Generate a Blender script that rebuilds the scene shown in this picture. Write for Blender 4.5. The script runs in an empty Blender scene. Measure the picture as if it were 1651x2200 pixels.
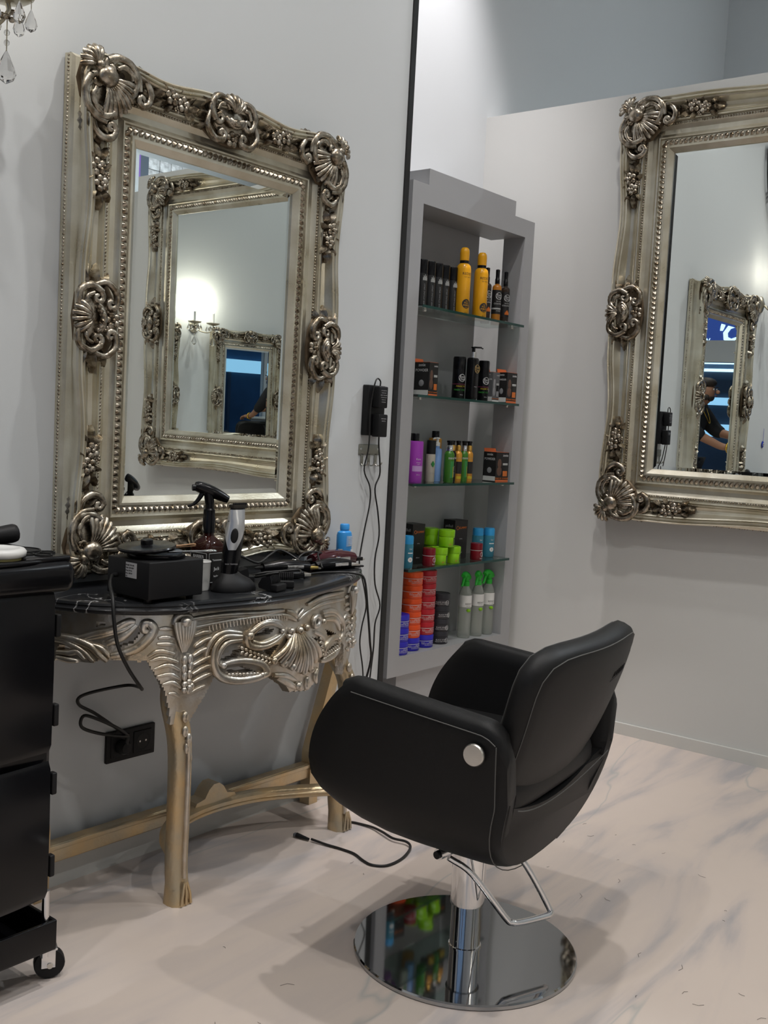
import bpy, math, random
from mathutils import Vector, Matrix, Euler
random.seed(7)
PI = math.pi
scene = bpy.context.scene
col = scene.collection
R = math.radians

# ------------------------------------------------------------------ camera
cam_data = bpy.data.cameras.new('camera')
cam = bpy.data.objects.new('camera', cam_data)
col.objects.link(cam)
cam_data.sensor_fit = 'HORIZONTAL'
cam_data.sensor_width = 36.0
cam_data.lens = 36.0 * 2239.87 / 1651.0
cam_data.clip_start = 0.05
rx = (0.62765898, -0.77669102, 0.0528702)
dn = (-0.0302424, -0.0921894, -0.99528213)
fw = (0.77790077, 0.62309884, -0.08135251)
cam.matrix_world = Matrix(((rx[0], -dn[0], -fw[0], 0.0),
                           (rx[1], -dn[1], -fw[1], -2.15),
                           (rx[2], -dn[2], -fw[2], 1.165),
                           (0, 0, 0, 1)))
scene.camera = cam

# ------------------------------------------------------------------ world, exposure
vs = scene.view_settings
vs.view_transform = 'Standard'
vs.look = 'None'
vs.exposure = -0.10
vs.gamma = 1.0
vs.use_curve_mapping = False
cy = scene.cycles
cy.max_bounces = 9; cy.diffuse_bounces = 4; cy.glossy_bounces = 7; cy.transmission_bounces = 8
cy.caustics_reflective = False; cy.caustics_refractive = True
cy.use_adaptive_sampling = True; cy.adaptive_threshold = 0.02
cy.use_denoising = True
world = bpy.data.worlds.new('world')
scene.world = world
world.use_nodes = True
bg = world.node_tree.nodes['Background']
bg.inputs['Color'].default_value = (0.42, 0.62, 0.95, 1)
bg.inputs['Strength'].default_value = 0.55

# ------------------------------------------------------------------ lamps in the ceiling (x, y, watts, half cone degrees)
CEIL = 4.2
LAMP = 1.0
DOWNLIGHTS = [(1.00, -1.50, 120, 'left of the salon chair'), (2.32, -0.90, 120, 'right above the salon chair'), (-0.10, -0.95, 80, 'near the iron clock'),
              (2.85, -2.40, 110, 'in front of the large mirror'), (1.30, -3.40, 80, 'before the wall across the room'), (-0.90, -2.60, 80, 'in the middle of the room'),
              (-2.60, -1.30, 80, 'above the reception desk'), (-2.60, -3.30, 80, 'near the street window'), (5.40, -2.10, 430, 'added beyond the partition to brighten the back wall'), (5.00, -3.30, 240, 'added beyond the partition to brighten the mosaic')]  # both lamps beyond the partition are added to brighten the walls there

# ------------------------------------------------------------------ helpers
def tag(o, label=None, cat=None, group=None, kind=None):
    if label: o['label'] = label
    if cat: o['category'] = cat
    if group: o['group'] = group
    if kind: o['kind'] = kind
    return o

def thing(name, label, cat, loc=(0, 0, 0), rz=0.0, group=None):
    o = bpy.data.objects.new(name, None)
    o.empty_display_size = 0.05
    col.objects.link(o)
    o.location = loc
    o.rotation_euler = (0, 0, rz)
    return tag(o, label, cat, group)

def copy_tree(o, parent=None):
    c = o.copy()
    col.objects.link(c)
    c.parent = parent
    for ch in o.children:
        copy_tree(ch, c)
    return c

def spline(pts, n=6, closed=False):
    P = [Vector(p) for p in pts]
    if closed:
        P = [P[-1]] + P + [P[0], P[1]]
    else:
        P = [P[0] * 2 - P[1]] + P + [P[-1] * 2 - P[-2]]
    out = []
    for i in range(1, len(P) - 2):
        a, b, c, d = P[i - 1], P[i], P[i + 1], P[i + 2]
        for k in range(n):
            t = k / n
            out.append(0.5 * ((2 * b) + (c - a) * t + (2 * a - 5 * b + 4 * c - d) * t * t + (3 * b - a - 3 * c + d) * t ** 3))
    if not closed:
        out.append(P[-2].copy())
    return out

class MB:
    def __init__(self):
        self.v = []; self.f = []; self.m = []; self.mi = 0
        self.M = Matrix.Identity(4)
    def add(self, verts, faces):
        b = len(self.v)
        self.v += [self.M @ Vector(p) for p in verts]
        self.f += [tuple(i + b for i in fc) for fc in faces]
        self.m += [self.mi] * len(faces)
        return self
    def at(self, loc=(0, 0, 0), rot=(0, 0, 0), scale=(1, 1, 1)):
        self.M = Matrix.LocRotScale(Vector(loc), Euler(rot), Vector(scale))
        return self
    def box(self, c, s, bev=0.0):
        x, y, z = c; a, b, d = s[0] / 2, s[1] / 2, s[2] / 2
        if bev <= 0:
            vs_ = [(x + i * a, y + j * b, z + k * d) for k in (-1, 1) for j in (-1, 1) for i in (-1, 1)]
            return self.add(vs_, [(0, 2, 3, 1), (4, 5, 7, 6), (0, 1, 5, 4), (2, 6, 7, 3), (0, 4, 6, 2), (1, 3, 7, 5)])
        r = min(bev, a * .99, b * .99, d * .99)
        # rounded box: stacked rounded rectangles
        lv = []
        for k in range(4):
            t = k / 3 * PI / 2
            lv.append((-d + r * (1 - math.sin(t)), r * (1 - math.cos(t))))
        lo = sorted(lv, key=lambda q: q[0])
        hi = [(-q[0], q[1]) for q in reversed(lo)]
        rings = []
        for (h, ins) in lo + hi:
            ring = []
            aa, bb = a - ins, b - ins
            rr = max(r - ins, 1e-5)
            for cxx, cyy, a0 in ((aa - rr, bb - rr, 0), (-aa + rr, bb - rr, 90), (-aa + rr, -bb + rr, 180), (aa - rr, -bb + rr, 270)):
                for q in range(4):
                    t = R(a0 + q * 30)
                    ring.append((x + cxx + rr * math.cos(t), y + cyy + rr * math.sin(t), z + h))
            rings.append(ring)
        return self.loft(rings, True, True, True)
    def loft(self, rings, closed=True, cap0=False, cap1=False):
        n = len(rings[0]); vs_ = [p for r_ in rings for p in r_]; fs = []
        for i in range(len(rings) - 1):
            for k in range(n if closed else n - 1):
                k2 = (k + 1) % n
                fs.append((i * n + k, i * n + k2, (i + 1) * n + k2, (i + 1) * n + k))
        if cap0: fs.append(tuple(reversed(range(n))))
        if cap1: fs.append(tuple((len(rings) - 1) * n + k for k in range(n)))
        return self.add(vs_, fs)
    def lathe(self, prof, n=20, c=(0, 0, 0), cap=True, sx=1.0, sy=1.0):
        rings = [[(c[0] + sx * r_ * math.cos(2 * PI * k / n), c[1] + sy * r_ * math.sin(2 * PI * k / n), c[2] + h) for k in range(n)] for r_, h in prof]
        return self.loft(rings, True, cap, cap)
    def tube(self, path, r=0.01, n=8, cap=True, closed=False, flat=1.0, up=None):
        P = [Vector(p) for p in path]; m = len(P)
        if m < 2: return self
        rad = r if callable(r) else (lambda t: r)
        rings = []; prev = None
        for i in range(m):
            if closed: t = (P[(i + 1) % m] - P[i - 1])
            else: t = P[min(i + 1, m - 1)] - P[max(i - 1, 0)]
            t = t.normalized() if t.length > 1e-9 else Vector((0, 0, 1))
            if prev is None:
                a = Vector(up) if up else (Vector((0, 0, 1)) if abs(t.z) < .9 else Vector((1, 0, 0)))
            else: a = prev
            a = a - t * a.dot(t)
            if a.length < 1e-6: a = Vector((1, 0, 0)) - t * t.x
            a.normalize(); prev = a
            b = t.cross(a)
            q = rad(i / (m - 1))
            rings.append([P[i] + a * (q * flat * math.cos(2 * PI * k / n)) + b * (q * math.sin(2 * PI * k / n)) for k in range(n)])
        if closed: return self.loft(rings + [rings[0]], True)
        return self.loft(rings, True, cap, cap)
    def ball(self, c, r, n=10, m=6):
        rr = r if isinstance(r, (tuple, list)) else (r, r, r)
        rings = []
        for i in range(1, m):
            t = PI * i / m
            rings.append([(c[0] + rr[0] * math.sin(t) * math.cos(2 * PI * k / n), c[1] + rr[1] * math.sin(t) * math.sin(2 * PI * k / n), c[2] - rr[2] * math.cos(t)) for k in range(n)])
        vs_ = [p for q in rings for p in q] + [(c[0], c[1], c[2] - rr[2]), (c[0], c[1], c[2] + rr[2])]
        fs = []; L = len(rings)
        for i in range(L - 1):
            for k in range(n):
                k2 = (k + 1) % n
                fs.append((i * n + k, i * n + k2, (i + 1) * n + k2, (i + 1) * n + k))
        for k in range(n):
            k2 = (k + 1) % n
            fs.append((L * n, k2, k)); fs.append((L * n + 1, (L - 1) * n + k, (L - 1) * n + k2))
        return self.add(vs_, fs)
    def prism(self, poly, h0, h1, axis='z'):
        def P(u, v, h):
            return {'z': (u, v, h), 'y': (u, h, v), 'x': (h, u, v)}[axis]
        n = len(poly)
        vs_ = [P(u, v, h0) for u, v in poly] + [P(u, v, h1) for u, v in poly]
        fs = [tuple(reversed(range(n))), tuple(range(n, 2 * n))]
        for k in range(n):
            k2 = (k + 1) % n
            fs.append((k, k2, n + k2, n + k))
        return self.add(vs_, fs)
    def build(self, name, mats, parent=None, smooth=True, angle=40):
        me = self.mesh(name, mats, smooth, angle)
        return link(name, me, parent)
    def mesh(self, name, mats, smooth=True, angle=40):
        me = bpy.data.meshes.new(name)
        me.from_pydata([tuple(p) for p in self.v], [], self.f)
        if not isinstance(mats, (list, tuple)): mats = [mats]
        for m_ in mats: me.materials.append(m_)
        if any(self.m): me.polygons.foreach_set('material_index', self.m)
        import bmesh
        bm = bmesh.new(); bm.from_mesh(me)
        bmesh.ops.recalc_face_normals(bm, faces=bm.faces)
        bm.to_mesh(me); bm.free()
        if smooth:
            me.shade_smooth()
            try: me.set_sharp_from_angle(angle=R(angle))
            except Exception: pass
        me.update()
        return me

def link(name, me, parent=None, loc=None, rot=None, scale=None):
    o = bpy.data.objects.new(name, me)
    col.objects.link(o)
    if parent: o.parent = parent
    if loc: o.location = loc
    if rot: o.rotation_euler = rot
    if scale: o.scale = scale
    return o

# ------------------------------------------------------------------ materials
MT = {}
def mat(name, color, rough=0.5, metal=0.0, var=0.0, vscale=20.0, color2=None, bump=0.0, bscale=60.0, trans=0.0, ior=1.45, coat=0.0, emit=None, estr=0.0, rvar=0.0, spec=0.5, detail=4.0, alpha=1.0):
    if name in MT: return MT[name]
    m = bpy.data.materials.new(name); m.use_nodes = True
    nt = m.node_tree; b = nt.nodes['Principled BSDF']
    b.inputs['Base Color'].default_value = (*color, 1)
    b.inputs['Roughness'].default_value = rough
    b.inputs['Metallic'].default_value = metal
    b.inputs['IOR'].default_value = ior
    b.inputs['Specular IOR Level'].default_value = spec
    b.inputs['Transmission Weight'].default_value = trans
    b.inputs['Coat Weight'].default_value = coat
    b.inputs['Alpha'].default_value = alpha
    if emit:
        b.inputs['Emission Color'].default_value = (*emit, 1)
        b.inputs['Emission Strength'].default_value = estr
    if var > 0 or bump > 0 or rvar > 0:
        tc = nt.nodes.new('ShaderNodeTexCoord')
    if var > 0 or rvar > 0:
        nz = nt.nodes.new('ShaderNodeTexNoise'); nz.inputs['Scale'].default_value = vscale; nz.inputs['Detail'].default_value = detail
        nt.links.new(tc.outputs['Object'], nz.inputs['Vector'])
        rp = nt.nodes.new('ShaderNodeValToRGB')
        rp.color_ramp.elements[0].position = 0.35; rp.color_ramp.elements[1].position = 0.68
        c2 = color2 or tuple(max(0, c_ * (1 - var)) for c_ in color)
        rp.color_ramp.elements[0].color = (*c2, 1); rp.color_ramp.elements[1].color = (*color, 1)
        nt.links.new(nz.outputs['Fac'], rp.inputs['Fac'])
        if var > 0: nt.links.new(rp.outputs['Color'], b.inputs['Base Color'])
        if rvar > 0:
            mr = nt.nodes.new('ShaderNodeMapRange')
            mr.inputs['To Min'].default_value = max(0.02, rough - rvar); mr.inputs['To Max'].default_value = rough + rvar
            nt.links.new(nz.outputs['Fac'], mr.inputs['Value']); nt.links.new(mr.outputs['Result'], b.inputs['Roughness'])
    if bump > 0:
        n2 = nt.nodes.new('ShaderNodeTexNoise'); n2.inputs['Scale'].default_value = bscale; n2.inputs['Detail'].default_value = 3
        nt.links.new(tc.outputs['Object'], n2.inputs['Vector'])
        bp = nt.nodes.new('ShaderNodeBump'); bp.inputs['Strength'].default_value = bump; bp.inputs['Distance'].default_value = 0.01
        nt.links.new(n2.outputs['Fac'], bp.inputs['Height']); nt.links.new(bp.outputs['Normal'], b.inputs['Normal'])
    MT[name] = m
    return m

def floor_material():
    m = bpy.data.materials.new('veined_resin_floor'); m.use_nodes = True
    nt = m.node_tree; b = nt.nodes['Principled BSDF']
    tc = nt.nodes.new('ShaderNodeTexCoord')
    mp = nt.nodes.new('ShaderNodeMapping'); mp.inputs['Rotation'].default_value = (0, 0, R(-32)); mp.inputs['Scale'].default_value = (0.55, 2.3, 1)
    nt.links.new(tc.outputs['Object'], mp.inputs['Vector'])
    # cloudy grey-blue patches
    n1 = nt.nodes.new('ShaderNodeTexNoise'); n1.inputs['Scale'].default_value = 1.7; n1.inputs['Detail'].default_value = 6; n1.inputs['Distortion'].default_value = 1.6
    nt.links.new(mp.outputs['Vector'], n1.inputs['Vector'])
    r1 = nt.nodes.new('ShaderNodeValToRGB')
    r1.color_ramp.elements[0].position = 0.33; r1.color_ramp.elements[0].color = (0.40, 0.38, 0.385, 1)
    r1.color_ramp.elements[1].position = 0.56; r1.color_ramp.elements[1].color = (0.64, 0.55, 0.485, 1)
    e = r1.color_ramp.elements.new(0.47); e.color = (0.60, 0.52, 0.47, 1)
    nt.links.new(n1.outputs['Fac'], r1.inputs['Fac'])
    # thin veins where a stretched noise crosses its middle
    n2 = nt.nodes.new('ShaderNodeTexNoise'); n2.inputs['Scale'].default_value = 0.55; n2.inputs['Detail'].default_value = 4; n2.inputs['Distortion'].default_value = 1.0
    nt.links.new(mp.outputs['Vector'], n2.inputs['Vector'])
    s = nt.nodes.new('ShaderNodeMath'); s.operation = 'SUBTRACT'; s.inputs[1].default_value = 0.5
    nt.links.new(n2.outputs['Fac'], s.inputs[0])
    ab = nt.nodes.new('ShaderNodeMath'); ab.operation = 'ABSOLUTE'; nt.links.new(s.outputs[0], ab.inputs[0])
    r2 = nt.nodes.new('ShaderNodeValToRGB')
    r2.color_ramp.elements[0].position = 0.0; r2.color_ramp.elements[0].color = (0.6, 0.6, 0.6, 1)
    r2.color_ramp.elements[1].position = 0.006; r2.color_ramp.elements[1].color = (0, 0, 0, 1)
    nt.links.new(ab.outputs[0], r2.inputs['Fac'])
    mx = nt.nodes.new('ShaderNodeMix'); mx.data_type = 'RGBA'
    nt.links.new(r2.outputs['Color'], mx.inputs['Factor'])
    nt.links.new(r1.outputs['Color'], mx.inputs['A']); mx.inputs['B'].default_value = (0.36, 0.38, 0.37, 1)
    nt.links.new(mx.outputs['Result'], b.inputs['Base Color'])
    b.inputs['Roughness'].default_value = 0.34
    b.inputs['Specular IOR Level'].default_value = 0.35
    n3 = nt.nodes.new('ShaderNodeTexNoise'); n3.inputs['Scale'].default_value = 9; nt.links.new(tc.outputs['Object'], n3.inputs['Vector'])
    mr = nt.nodes.new('ShaderNodeMapRange'); mr.inputs['To Min'].default_value = 0.27; mr.inputs['To Max'].default_value = 0.45
    nt.links.new(n3.outputs['Fac'], mr.inputs['Value']); nt.links.new(mr.outputs['Result'], b.inputs['Roughness'])
    return m

def marble_material():
    m = bpy.data.materials.new('black_veined_marble'); m.use_nodes = True
    nt = m.node_tree; b = nt.nodes['Principled BSDF']
    tc = nt.nodes.new('ShaderNodeTexCoord')
    n2 = nt.nodes.new('ShaderNodeTexNoise'); n2.inputs['Scale'].default_value = 9; n2.inputs['Detail'].default_value = 6; n2.inputs['Distortion'].default_value = 1.2
    nt.links.new(tc.outputs['Object'], n2.inputs['Vector'])
    s = nt.nodes.new('ShaderNodeMath'); s.operation = 'SUBTRACT'; s.inputs[1].default_value = 0.52
    nt.links.new(n2.outputs['Fac'], s.inputs[0])
    ab = nt.nodes.new('ShaderNodeMath'); ab.operation = 'ABSOLUTE'; nt.links.new(s.outputs[0], ab.inputs[0])
    r2 = nt.nodes.new('ShaderNodeValToRGB')
    r2.color_ramp.elements[0].position = 0.0; r2.color_ramp.elements[0].color = (0.5, 0.5, 0.5, 1)
    r2.color_ramp.elements[1].position = 0.012; r2.color_ramp.elements[1].color = (0.016, 0.017, 0.019, 1)
    nt.links.new(ab.outputs[0], r2.inputs['Fac'])
    nm = nt.nodes.new('ShaderNodeTexNoise'); nm.inputs['Scale'].default_value = 5
    nt.links.new(tc.outputs['Object'], nm.inputs['Vector'])
    rm = nt.nodes.new('ShaderNodeValToRGB'); rm.color_ramp.elements[0].position = 0.5; rm.color_ramp.elements[1].position = 0.6
    nt.links.new(nm.outputs['Fac'], rm.inputs['Fac'])
    mx = nt.nodes.new('ShaderNodeMix'); mx.data_type = 'RGBA'
    nt.links.new(rm.outputs['Color'], mx.inputs['Factor'])
    mx.inputs['A'].default_value = (0.016, 0.017, 0.019, 1)
    nt.links.new(r2.outputs['Color'], mx.inputs['B'])
    nt.links.new(mx.outputs['Result'], b.inputs['Base Color'])
    b.inputs['Roughness'].default_value = 0.24; b.inputs['Specular IOR Level'].default_value = 0.3
    return m

M_WALL = mat('white_wall_paint', (0.615, 0.64, 0.65), 0.6, bump=0.02, bscale=300, spec=0.3)
M_WALL2 = mat('light_grey_wall_paint', (0.60, 0.605, 0.585), 0.62, bump=0.02, bscale=300, spec=0.3)
M_CEIL = mat('white_ceiling_paint', (0.72, 0.72, 0.72), 0.8)
M_BASE = mat('white_baseboard', (0.60, 0.60, 0.57), 0.5)
M_FLOOR = floor_material()
M_MARBLE = marble_material()
M_BLACKTRIM = mat('black_metal_trim', (0.012, 0.012, 0.012), 0.4)
M_SILVER = mat('antique_silver_leaf', (0.74, 0.71, 0.60), 0.30, 0.76, var=0.4, vscale=8, color2=(0.53, 0.475, 0.35), rvar=0.10, bump=0.06, bscale=180)
M_PATINA = mat('dark_patinated_silver', (0.53, 0.485, 0.405), 0.27, 0.9, var=0.5, vscale=60, color2=(0.17, 0.13, 0.085), rvar=0.1, bump=0.05, bscale=220)
M_GROUND = mat('brown_stained_ground', (0.17, 0.12, 0.07), 0.5, 0.5, var=0.4, vscale=40)
M_TSILVER = mat('silver_leaf_over_gold', (0.70, 0.685, 0.65), 0.31, 0.82, var=0.5, vscale=15, color2=(0.52, 0.43, 0.31), rvar=0.1, bump=0.12, bscale=90)
M_TGOLD = mat('worn_gold_leaf', (0.66, 0.48, 0.26), 0.36, 0.72, var=0.5, vscale=12, color2=(0.50, 0.43, 0.31), rvar=0.1, bump=0.15, bscale=70)
M_MIRROR = mat('mirror_glass', (0.86, 0.90, 0.885), 0.0, 1.0)
M_CHROME = mat('polished_chrome', (0.80, 0.80, 0.81), 0.06, 1.0)
M_CHROMED = mat('chrome_base_plate', (0.42, 0.43, 0.44), 0.045, 1.0)
M_STEEL = mat('brushed_steel', (0.62, 0.60, 0.56), 0.33, 1.0)
M_LEATHER = mat('black_leatherette', (0.0085, 0.0085, 0.0088), 0.48, bump=0.10, bscale=900, spec=0.28)
M_STITCH = mat('grey_stitching', (0.10, 0.10, 0.095), 0.7)
M_BPLASTIC = mat('black_glossy_plastic', (0.005, 0.005, 0.006), 0.2, spec=0.32)
M_BMATTE = mat('black_matte_plastic', (0.009, 0.009, 0.010), 0.5, spec=0.3)
M_CABLE = mat('black_cable_rubber', (0.010, 0.010, 0.010), 0.45)
M_GREY = mat('grey_shelf_laminate', (0.345, 0.350, 0.358), 0.45, bump=0.02, bscale=200)
M_SGLASS = mat('green_edged_glass', (0.70, 0.86, 0.80), 0.02, trans=1.0, ior=1.45)
M_GEDGE = mat('dark_green_glass_edge', (0.012, 0.05, 0.042), 0.12)
M_WHITE = mat('white_plastic', (0.72, 0.72, 0.70), 0.35)
M_PRINT = mat('white_print', (0.62, 0.62, 0.62), 0.5)
M_PRINTB = mat('black_print', (0.012, 0.012, 0.012), 0.5)
def clear_material():
    m = bpy.data.materials.new('clear_crystal'); m.use_nodes = True
    b = m.node_tree.nodes['Principled BSDF']
    b.inputs['Transmission Weight'].default_value = 1.0; b.inputs['Roughness'].default_value = 0.0; b.inputs['IOR'].default_value = 1.3
    return m
M_CRYSTAL = clear_material()

# ------------------------------------------------------------------ the room
def struct(name, mb, m, parent=None, smooth=False, label=None):
    o = mb.build(name, m, parent, smooth)
    if parent is None: o['kind'] = 'structure'
    if label: o['label'] = label
    return o

def slab(x0, x1, y0, y1, z0, z1):
    return MB().box(((x0 + x1) / 2, (y0 + y1) / 2, (z0 + z1) / 2), (x1 - x0, y1 - y0, z1 - z0))

struct('floor', slab(-5.1, 6.4, -4.5, 0.52, -0.1, 0.0), M_FLOOR, label='glossy pale floor with grey marble veins')
struct('ceiling', slab(-5.1, 6.4, -4.5, 0.52, CEIL, CEIL + .1), M_CEIL, label='white ceiling high above the partitions')
struct('wall_left', slab(-1.20, 2.695, 0.0, 0.10, 0, CEIL), M_WALL, label='white wall behind the console table')
struct('trim_1', slab(2.695, 2.718, -0.006, 0.106, 0, CEIL), M_BLACKTRIM, label='thin black metal trim at the end of the white wall')
struct('wall_back', slab(-1.20, 6.3, 0.424, 0.52, 0, CEIL), M_WALL, label='white recess wall behind the shelf unit')
A_R = math.atan(0.0227)
wr = MB()
wr.prism([(3.79 + 0.0227 * (-.4 - 0.424), 0.424), (3.79 + 0.0227 * (-.4 + 4.4), -4.4), (3.79 + 0.0227 * 4.0 + .1, -4.4), (3.79 - .0227 * .824 + .1, 0.424)], 0, 2.495)
struct('wall_right', wr, M_WALL2, label='grey-white partition wall that stops short of the ceiling')
struct('wall_far', slab(6.27, 6.4, -4.5, 0.52, 0, CEIL), M_WALL, label='pale wall beyond the low partition')
struct('wall_opposite', slab(-5.1, 6.4, -4.5, -4.4, 0, CEIL), M_WALL, label='white wall across the room')
bb = MB()
bb.box((0.7475, -0.006, 0.035), (3.895, 0.012, 0.07))
bb.box((0.7475, -0.0045, 0.0725), (3.895, 0.009, 0.005))
struct('baseboard_left', bb, M_BASE, label='low white baseboard under the mirror wall')
b2 = MB()
dx, dy = -0.0227, 1.0
b2.prism([(3.79 - .0227 * .824 - .012, 0.424), (3.79 + .0227 * 4.0 - .012, -4.4), (3.79 + .0227 * 4.0, -4.4), (3.79 - .0227 * .824, 0.424)], 0, 0.046)
struct('baseboard_right', b2, M_BASE, label='low white baseboard under the partition')
b3 = slab(2.72, 3.75, 0.412, 0.424, 0, 0.07)
struct('baseboard_back', b3, M_BASE, label='low white baseboard in the shelf recess')

# mosaic and purple strip high on the far end of the opposite wall
M_MOSAIC = mat('silver_mosaic', (0.85, 0.85, 0.86), 0.3, 0.2, var=0.5, vscale=28, bump=0.4, bscale=40)
M_PURPLE = mat('purple_panel', (0.22, 0.12, 0.42), 0.35)
M_SLATE = mat('slate_grey_panel', (0.09, 0.11, 0.14), 0.4)
mo = thing('mosaic_panel', 'silver mosaic tile panel with a purple stripe, seen above the partition in the mirror', 'wall panel', (4.935, -4.399, 3.05))
tile_me = MB().box((0, 0.008, 0), (0.104, 0.016, 0.104), 0.004).mesh('tile', M_MOSAIC)
for xx in (-0.315, -0.207, -0.099, 0.134, 0.242, 0.350, 0.458):
    for j in range(6):
        link('tile', tile_me, mo, (xx, 0, -0.27 + j * 0.108))
MB().box((-0.0205, 0.012, 0), (0.048, 0.024, 0.65)).build('purple_stripe', M_PURPLE, mo, False)
MB().box((0.042, 0.010, 0), (0.075, 0.020, 0.65)).build('slate_stripe', M_SLATE, mo, False)

# shop windows towards the street: glazed walls with thick white mullions
M_FRAME = mat('white_window_frame', (0.70, 0.72, 0.72), 0.4)
M_PANE = mat('window_pane_glass', (0.93, 0.97, 1.0), 0.0, trans=1.0, ior=1.01)
def glazing(name, label, x0, y0, x1, y1, n):
    a = Vector((x0, y0, 0)); b = Vector((x1, y1, 0)); d = (b - a); L = d.length; ang = math.atan2(d.y, d.x)
    root = bpy.data.objects.new(name, MB().box((L / 2, 0, 2.12), (L, 0.14, 0.26)).mesh(name, M_FRAME, False))
    col.objects.link(root); root.location = a; root.rotation_euler = (0, 0, ang); root['kind'] = 'structure'; root['label'] = label
    for k in range(n + 1):
        w = 0.08
        MB().box((min(max(L * k / n, w / 2), L - w / 2), 0, CEIL / 2), (w, 0.12, CEIL)).build('mullion', M_FRAME, root, False)
    for k in range(n):
        xc = L * (k + .5) / n
        MB().box((xc, 0, 1.0), (L / n - .08, 0.008, 1.98)).build('pane', M_PANE, root, False)
        MB().box((xc, 0, 3.22), (L / n - .08, 0.008, 1.94)).build('pane', M_PANE, root, False)
    return root
glazing('window_1', 'tall shop window with white transom at the street end', -5.05, -4.4, -5.05, 0.0, 3)
glazing('window_2', 'tall shop window with white transom beside the mirror wall', -1.24, 0.05, -5.05, 0.05, 3)

# street outside
M_PAVE = mat('grey_paving', (0.22, 0.24, 0.27), 0.7, var=0.2, vscale=3)
M_BLUEWALL = mat('blue_grey_facade', (0.06, 0.085, 0.125), 0.6, var=0.3, vscale=2)
M_FASCIA = mat('blue_fascia', (0.03, 0.06, 0.22), 0.4, emit=(0.05, 0.10, 0.42), estr=0.55)
M_TUBE = mat('fluorescent_tube', (0.8, 0.9, 1.0), 0.4, emit=(0.55, 0.80, 1.0), estr=2.2)
M_SIGNW = mat('backlit_sign_letter', (0.9, 0.95, 1.0), 0.4, emit=(0.65, 0.85, 1.0), estr=1.6)
M_LIGHTBOX = mat('pale_blue_lightbox', (0.5, 0.75, 0.95), 0.4, emit=(0.35, 0.66, 0.92), estr=1.0)
o = slab(-14, -5.1, -9, 9, -0.12, -0.02).build('pavement', M_PAVE, None, False); o['kind'] = 'structure'
o = slab(-5.1, 3, 0.53, 9, -0.12, -0.02).build('pavement', M_PAVE, None, False); o['kind'] = 'structure'
fac = thing('shop_facade', 'dark blue shop front across the street with a glowing script sign, seen twice mirrored', 'building', (-9.0, -3.4, 0))
slab(-.3, 0, -5, 7, 0, 4.5).build('wall', M_BLUEWALL, fac, False)
slab(0, .12, -3, 3, 2.53, 3.3).build('fascia', M_FASCIA, fac, False)
for zz in (2.10, 2.22):
    slab(0.0, 0.06, -2.0, 2.0, zz - .022, zz + .022).build('light_tube', M_TUBE, fac, False)
for zz, hh in ((1.55, .12), (1.05, .2)):
    slab(0.0, 0.08, -2.2, 2.2, zz, zz + hh).build('display_light', M_LIGHTBOX, fac, False)
slab(0, 0.05, -2.4, 2.4, 1.75, 1.95).build('shutter_rail', mat('slate_rail', (0.04, 0.055, 0.075), 0.5), fac, False)
fac2 = thing('street_facade', 'blue facade with a pale glowing light band beyond the side window', 'building', (-6.2, 5.0, 0))
slab(-2.4, 6, 0, .3, 0, 4.5).build('wall', mat('royal_blue_facade', (0.045, 0.12, 0.23), 0.6, var=0.35, vscale=1.5), fac2, False)
slab(-2.3, 3, -.1, 0, 1.78, 2.03).build('light_band', M_LIGHTBOX, fac2, False)
slab(-.9, -.84, -.05, 0, 0, 1.78).build('door_post', M_BLUEWALL, fac2, False)
slab(.2, .26, -.05, 0, 0, 1.78).build('door_post', M_BLUEWALL, fac2, False)

# ------------------------------------------------------------------ text
TXC = {}
def text_mesh(body, size, m, align='CENTER', ext=0.0002, shear=0.0, bold=0.0):
    key = (body, size, m.name, align, shear)
    if key in TXC: return TXC[key]
    cu = bpy.data.curves.new('lettering', 'FONT')
    cu.body = body; cu.size = size; cu.align_x = align; cu.align_y = 'CENTER'; cu.extrude = ext; cu.resolution_u = 2; cu.shear = shear; cu.offset = bold
    ob = bpy.data.objects.new('lettering', cu); col.objects.link(ob)
    dg = bpy.context.evaluated_depsgraph_get(); dg.update()
    me = bpy.data.meshes.new_from_object(ob.evaluated_get(dg))
    me.name = 'lettering'
    col.objects.unlink(ob); bpy.data.objects.remove(ob); bpy.data.curves.remove(cu)
    me.materials.clear(); me.materials.append(m)
    TXC[key] = me
    return me

def text_on_cyl(body, size, m, r, ang, z, parent, align='CENTER', vertical=False, dz=0.0, name='lettering', shear=0.0):
    """print wrapped round a cylinder of radius r, centred at angle ang (0 = +x) and height z; returns the object"""
    src = text_mesh(body, size, m, align, 0.0, shear)
    me = src.copy()
    for v in me.vertices:
        u, w = v.co.x, v.co.y
        if vertical: u, w = -w, u
        t = ang + u / r
        rr = r + 0.0004
        v.co = (rr * math.cos(t), rr * math.sin(t), z + w)
    return link(name, me, parent)

def text_flat(body, size, m, parent, loc, rot, name='lettering', align='CENTER', shear=0.0):
    return link(name, text_mesh(body, size, m, align, 0.0003, shear), parent, loc, rot)

link('sign_letters', text_mesh("'Ora", 0.40, M_SIGNW, 'LEFT', 0.01, 0.25, 0.014), fac, (0.125, -0.40, 2.66), (PI / 2, 0, PI / 2))
text_flat("new", 0.16, M_SIGNW, fac, (0.125, -0.62, 2.57), (PI / 2, 0, PI / 2), 'sign_letters')

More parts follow.
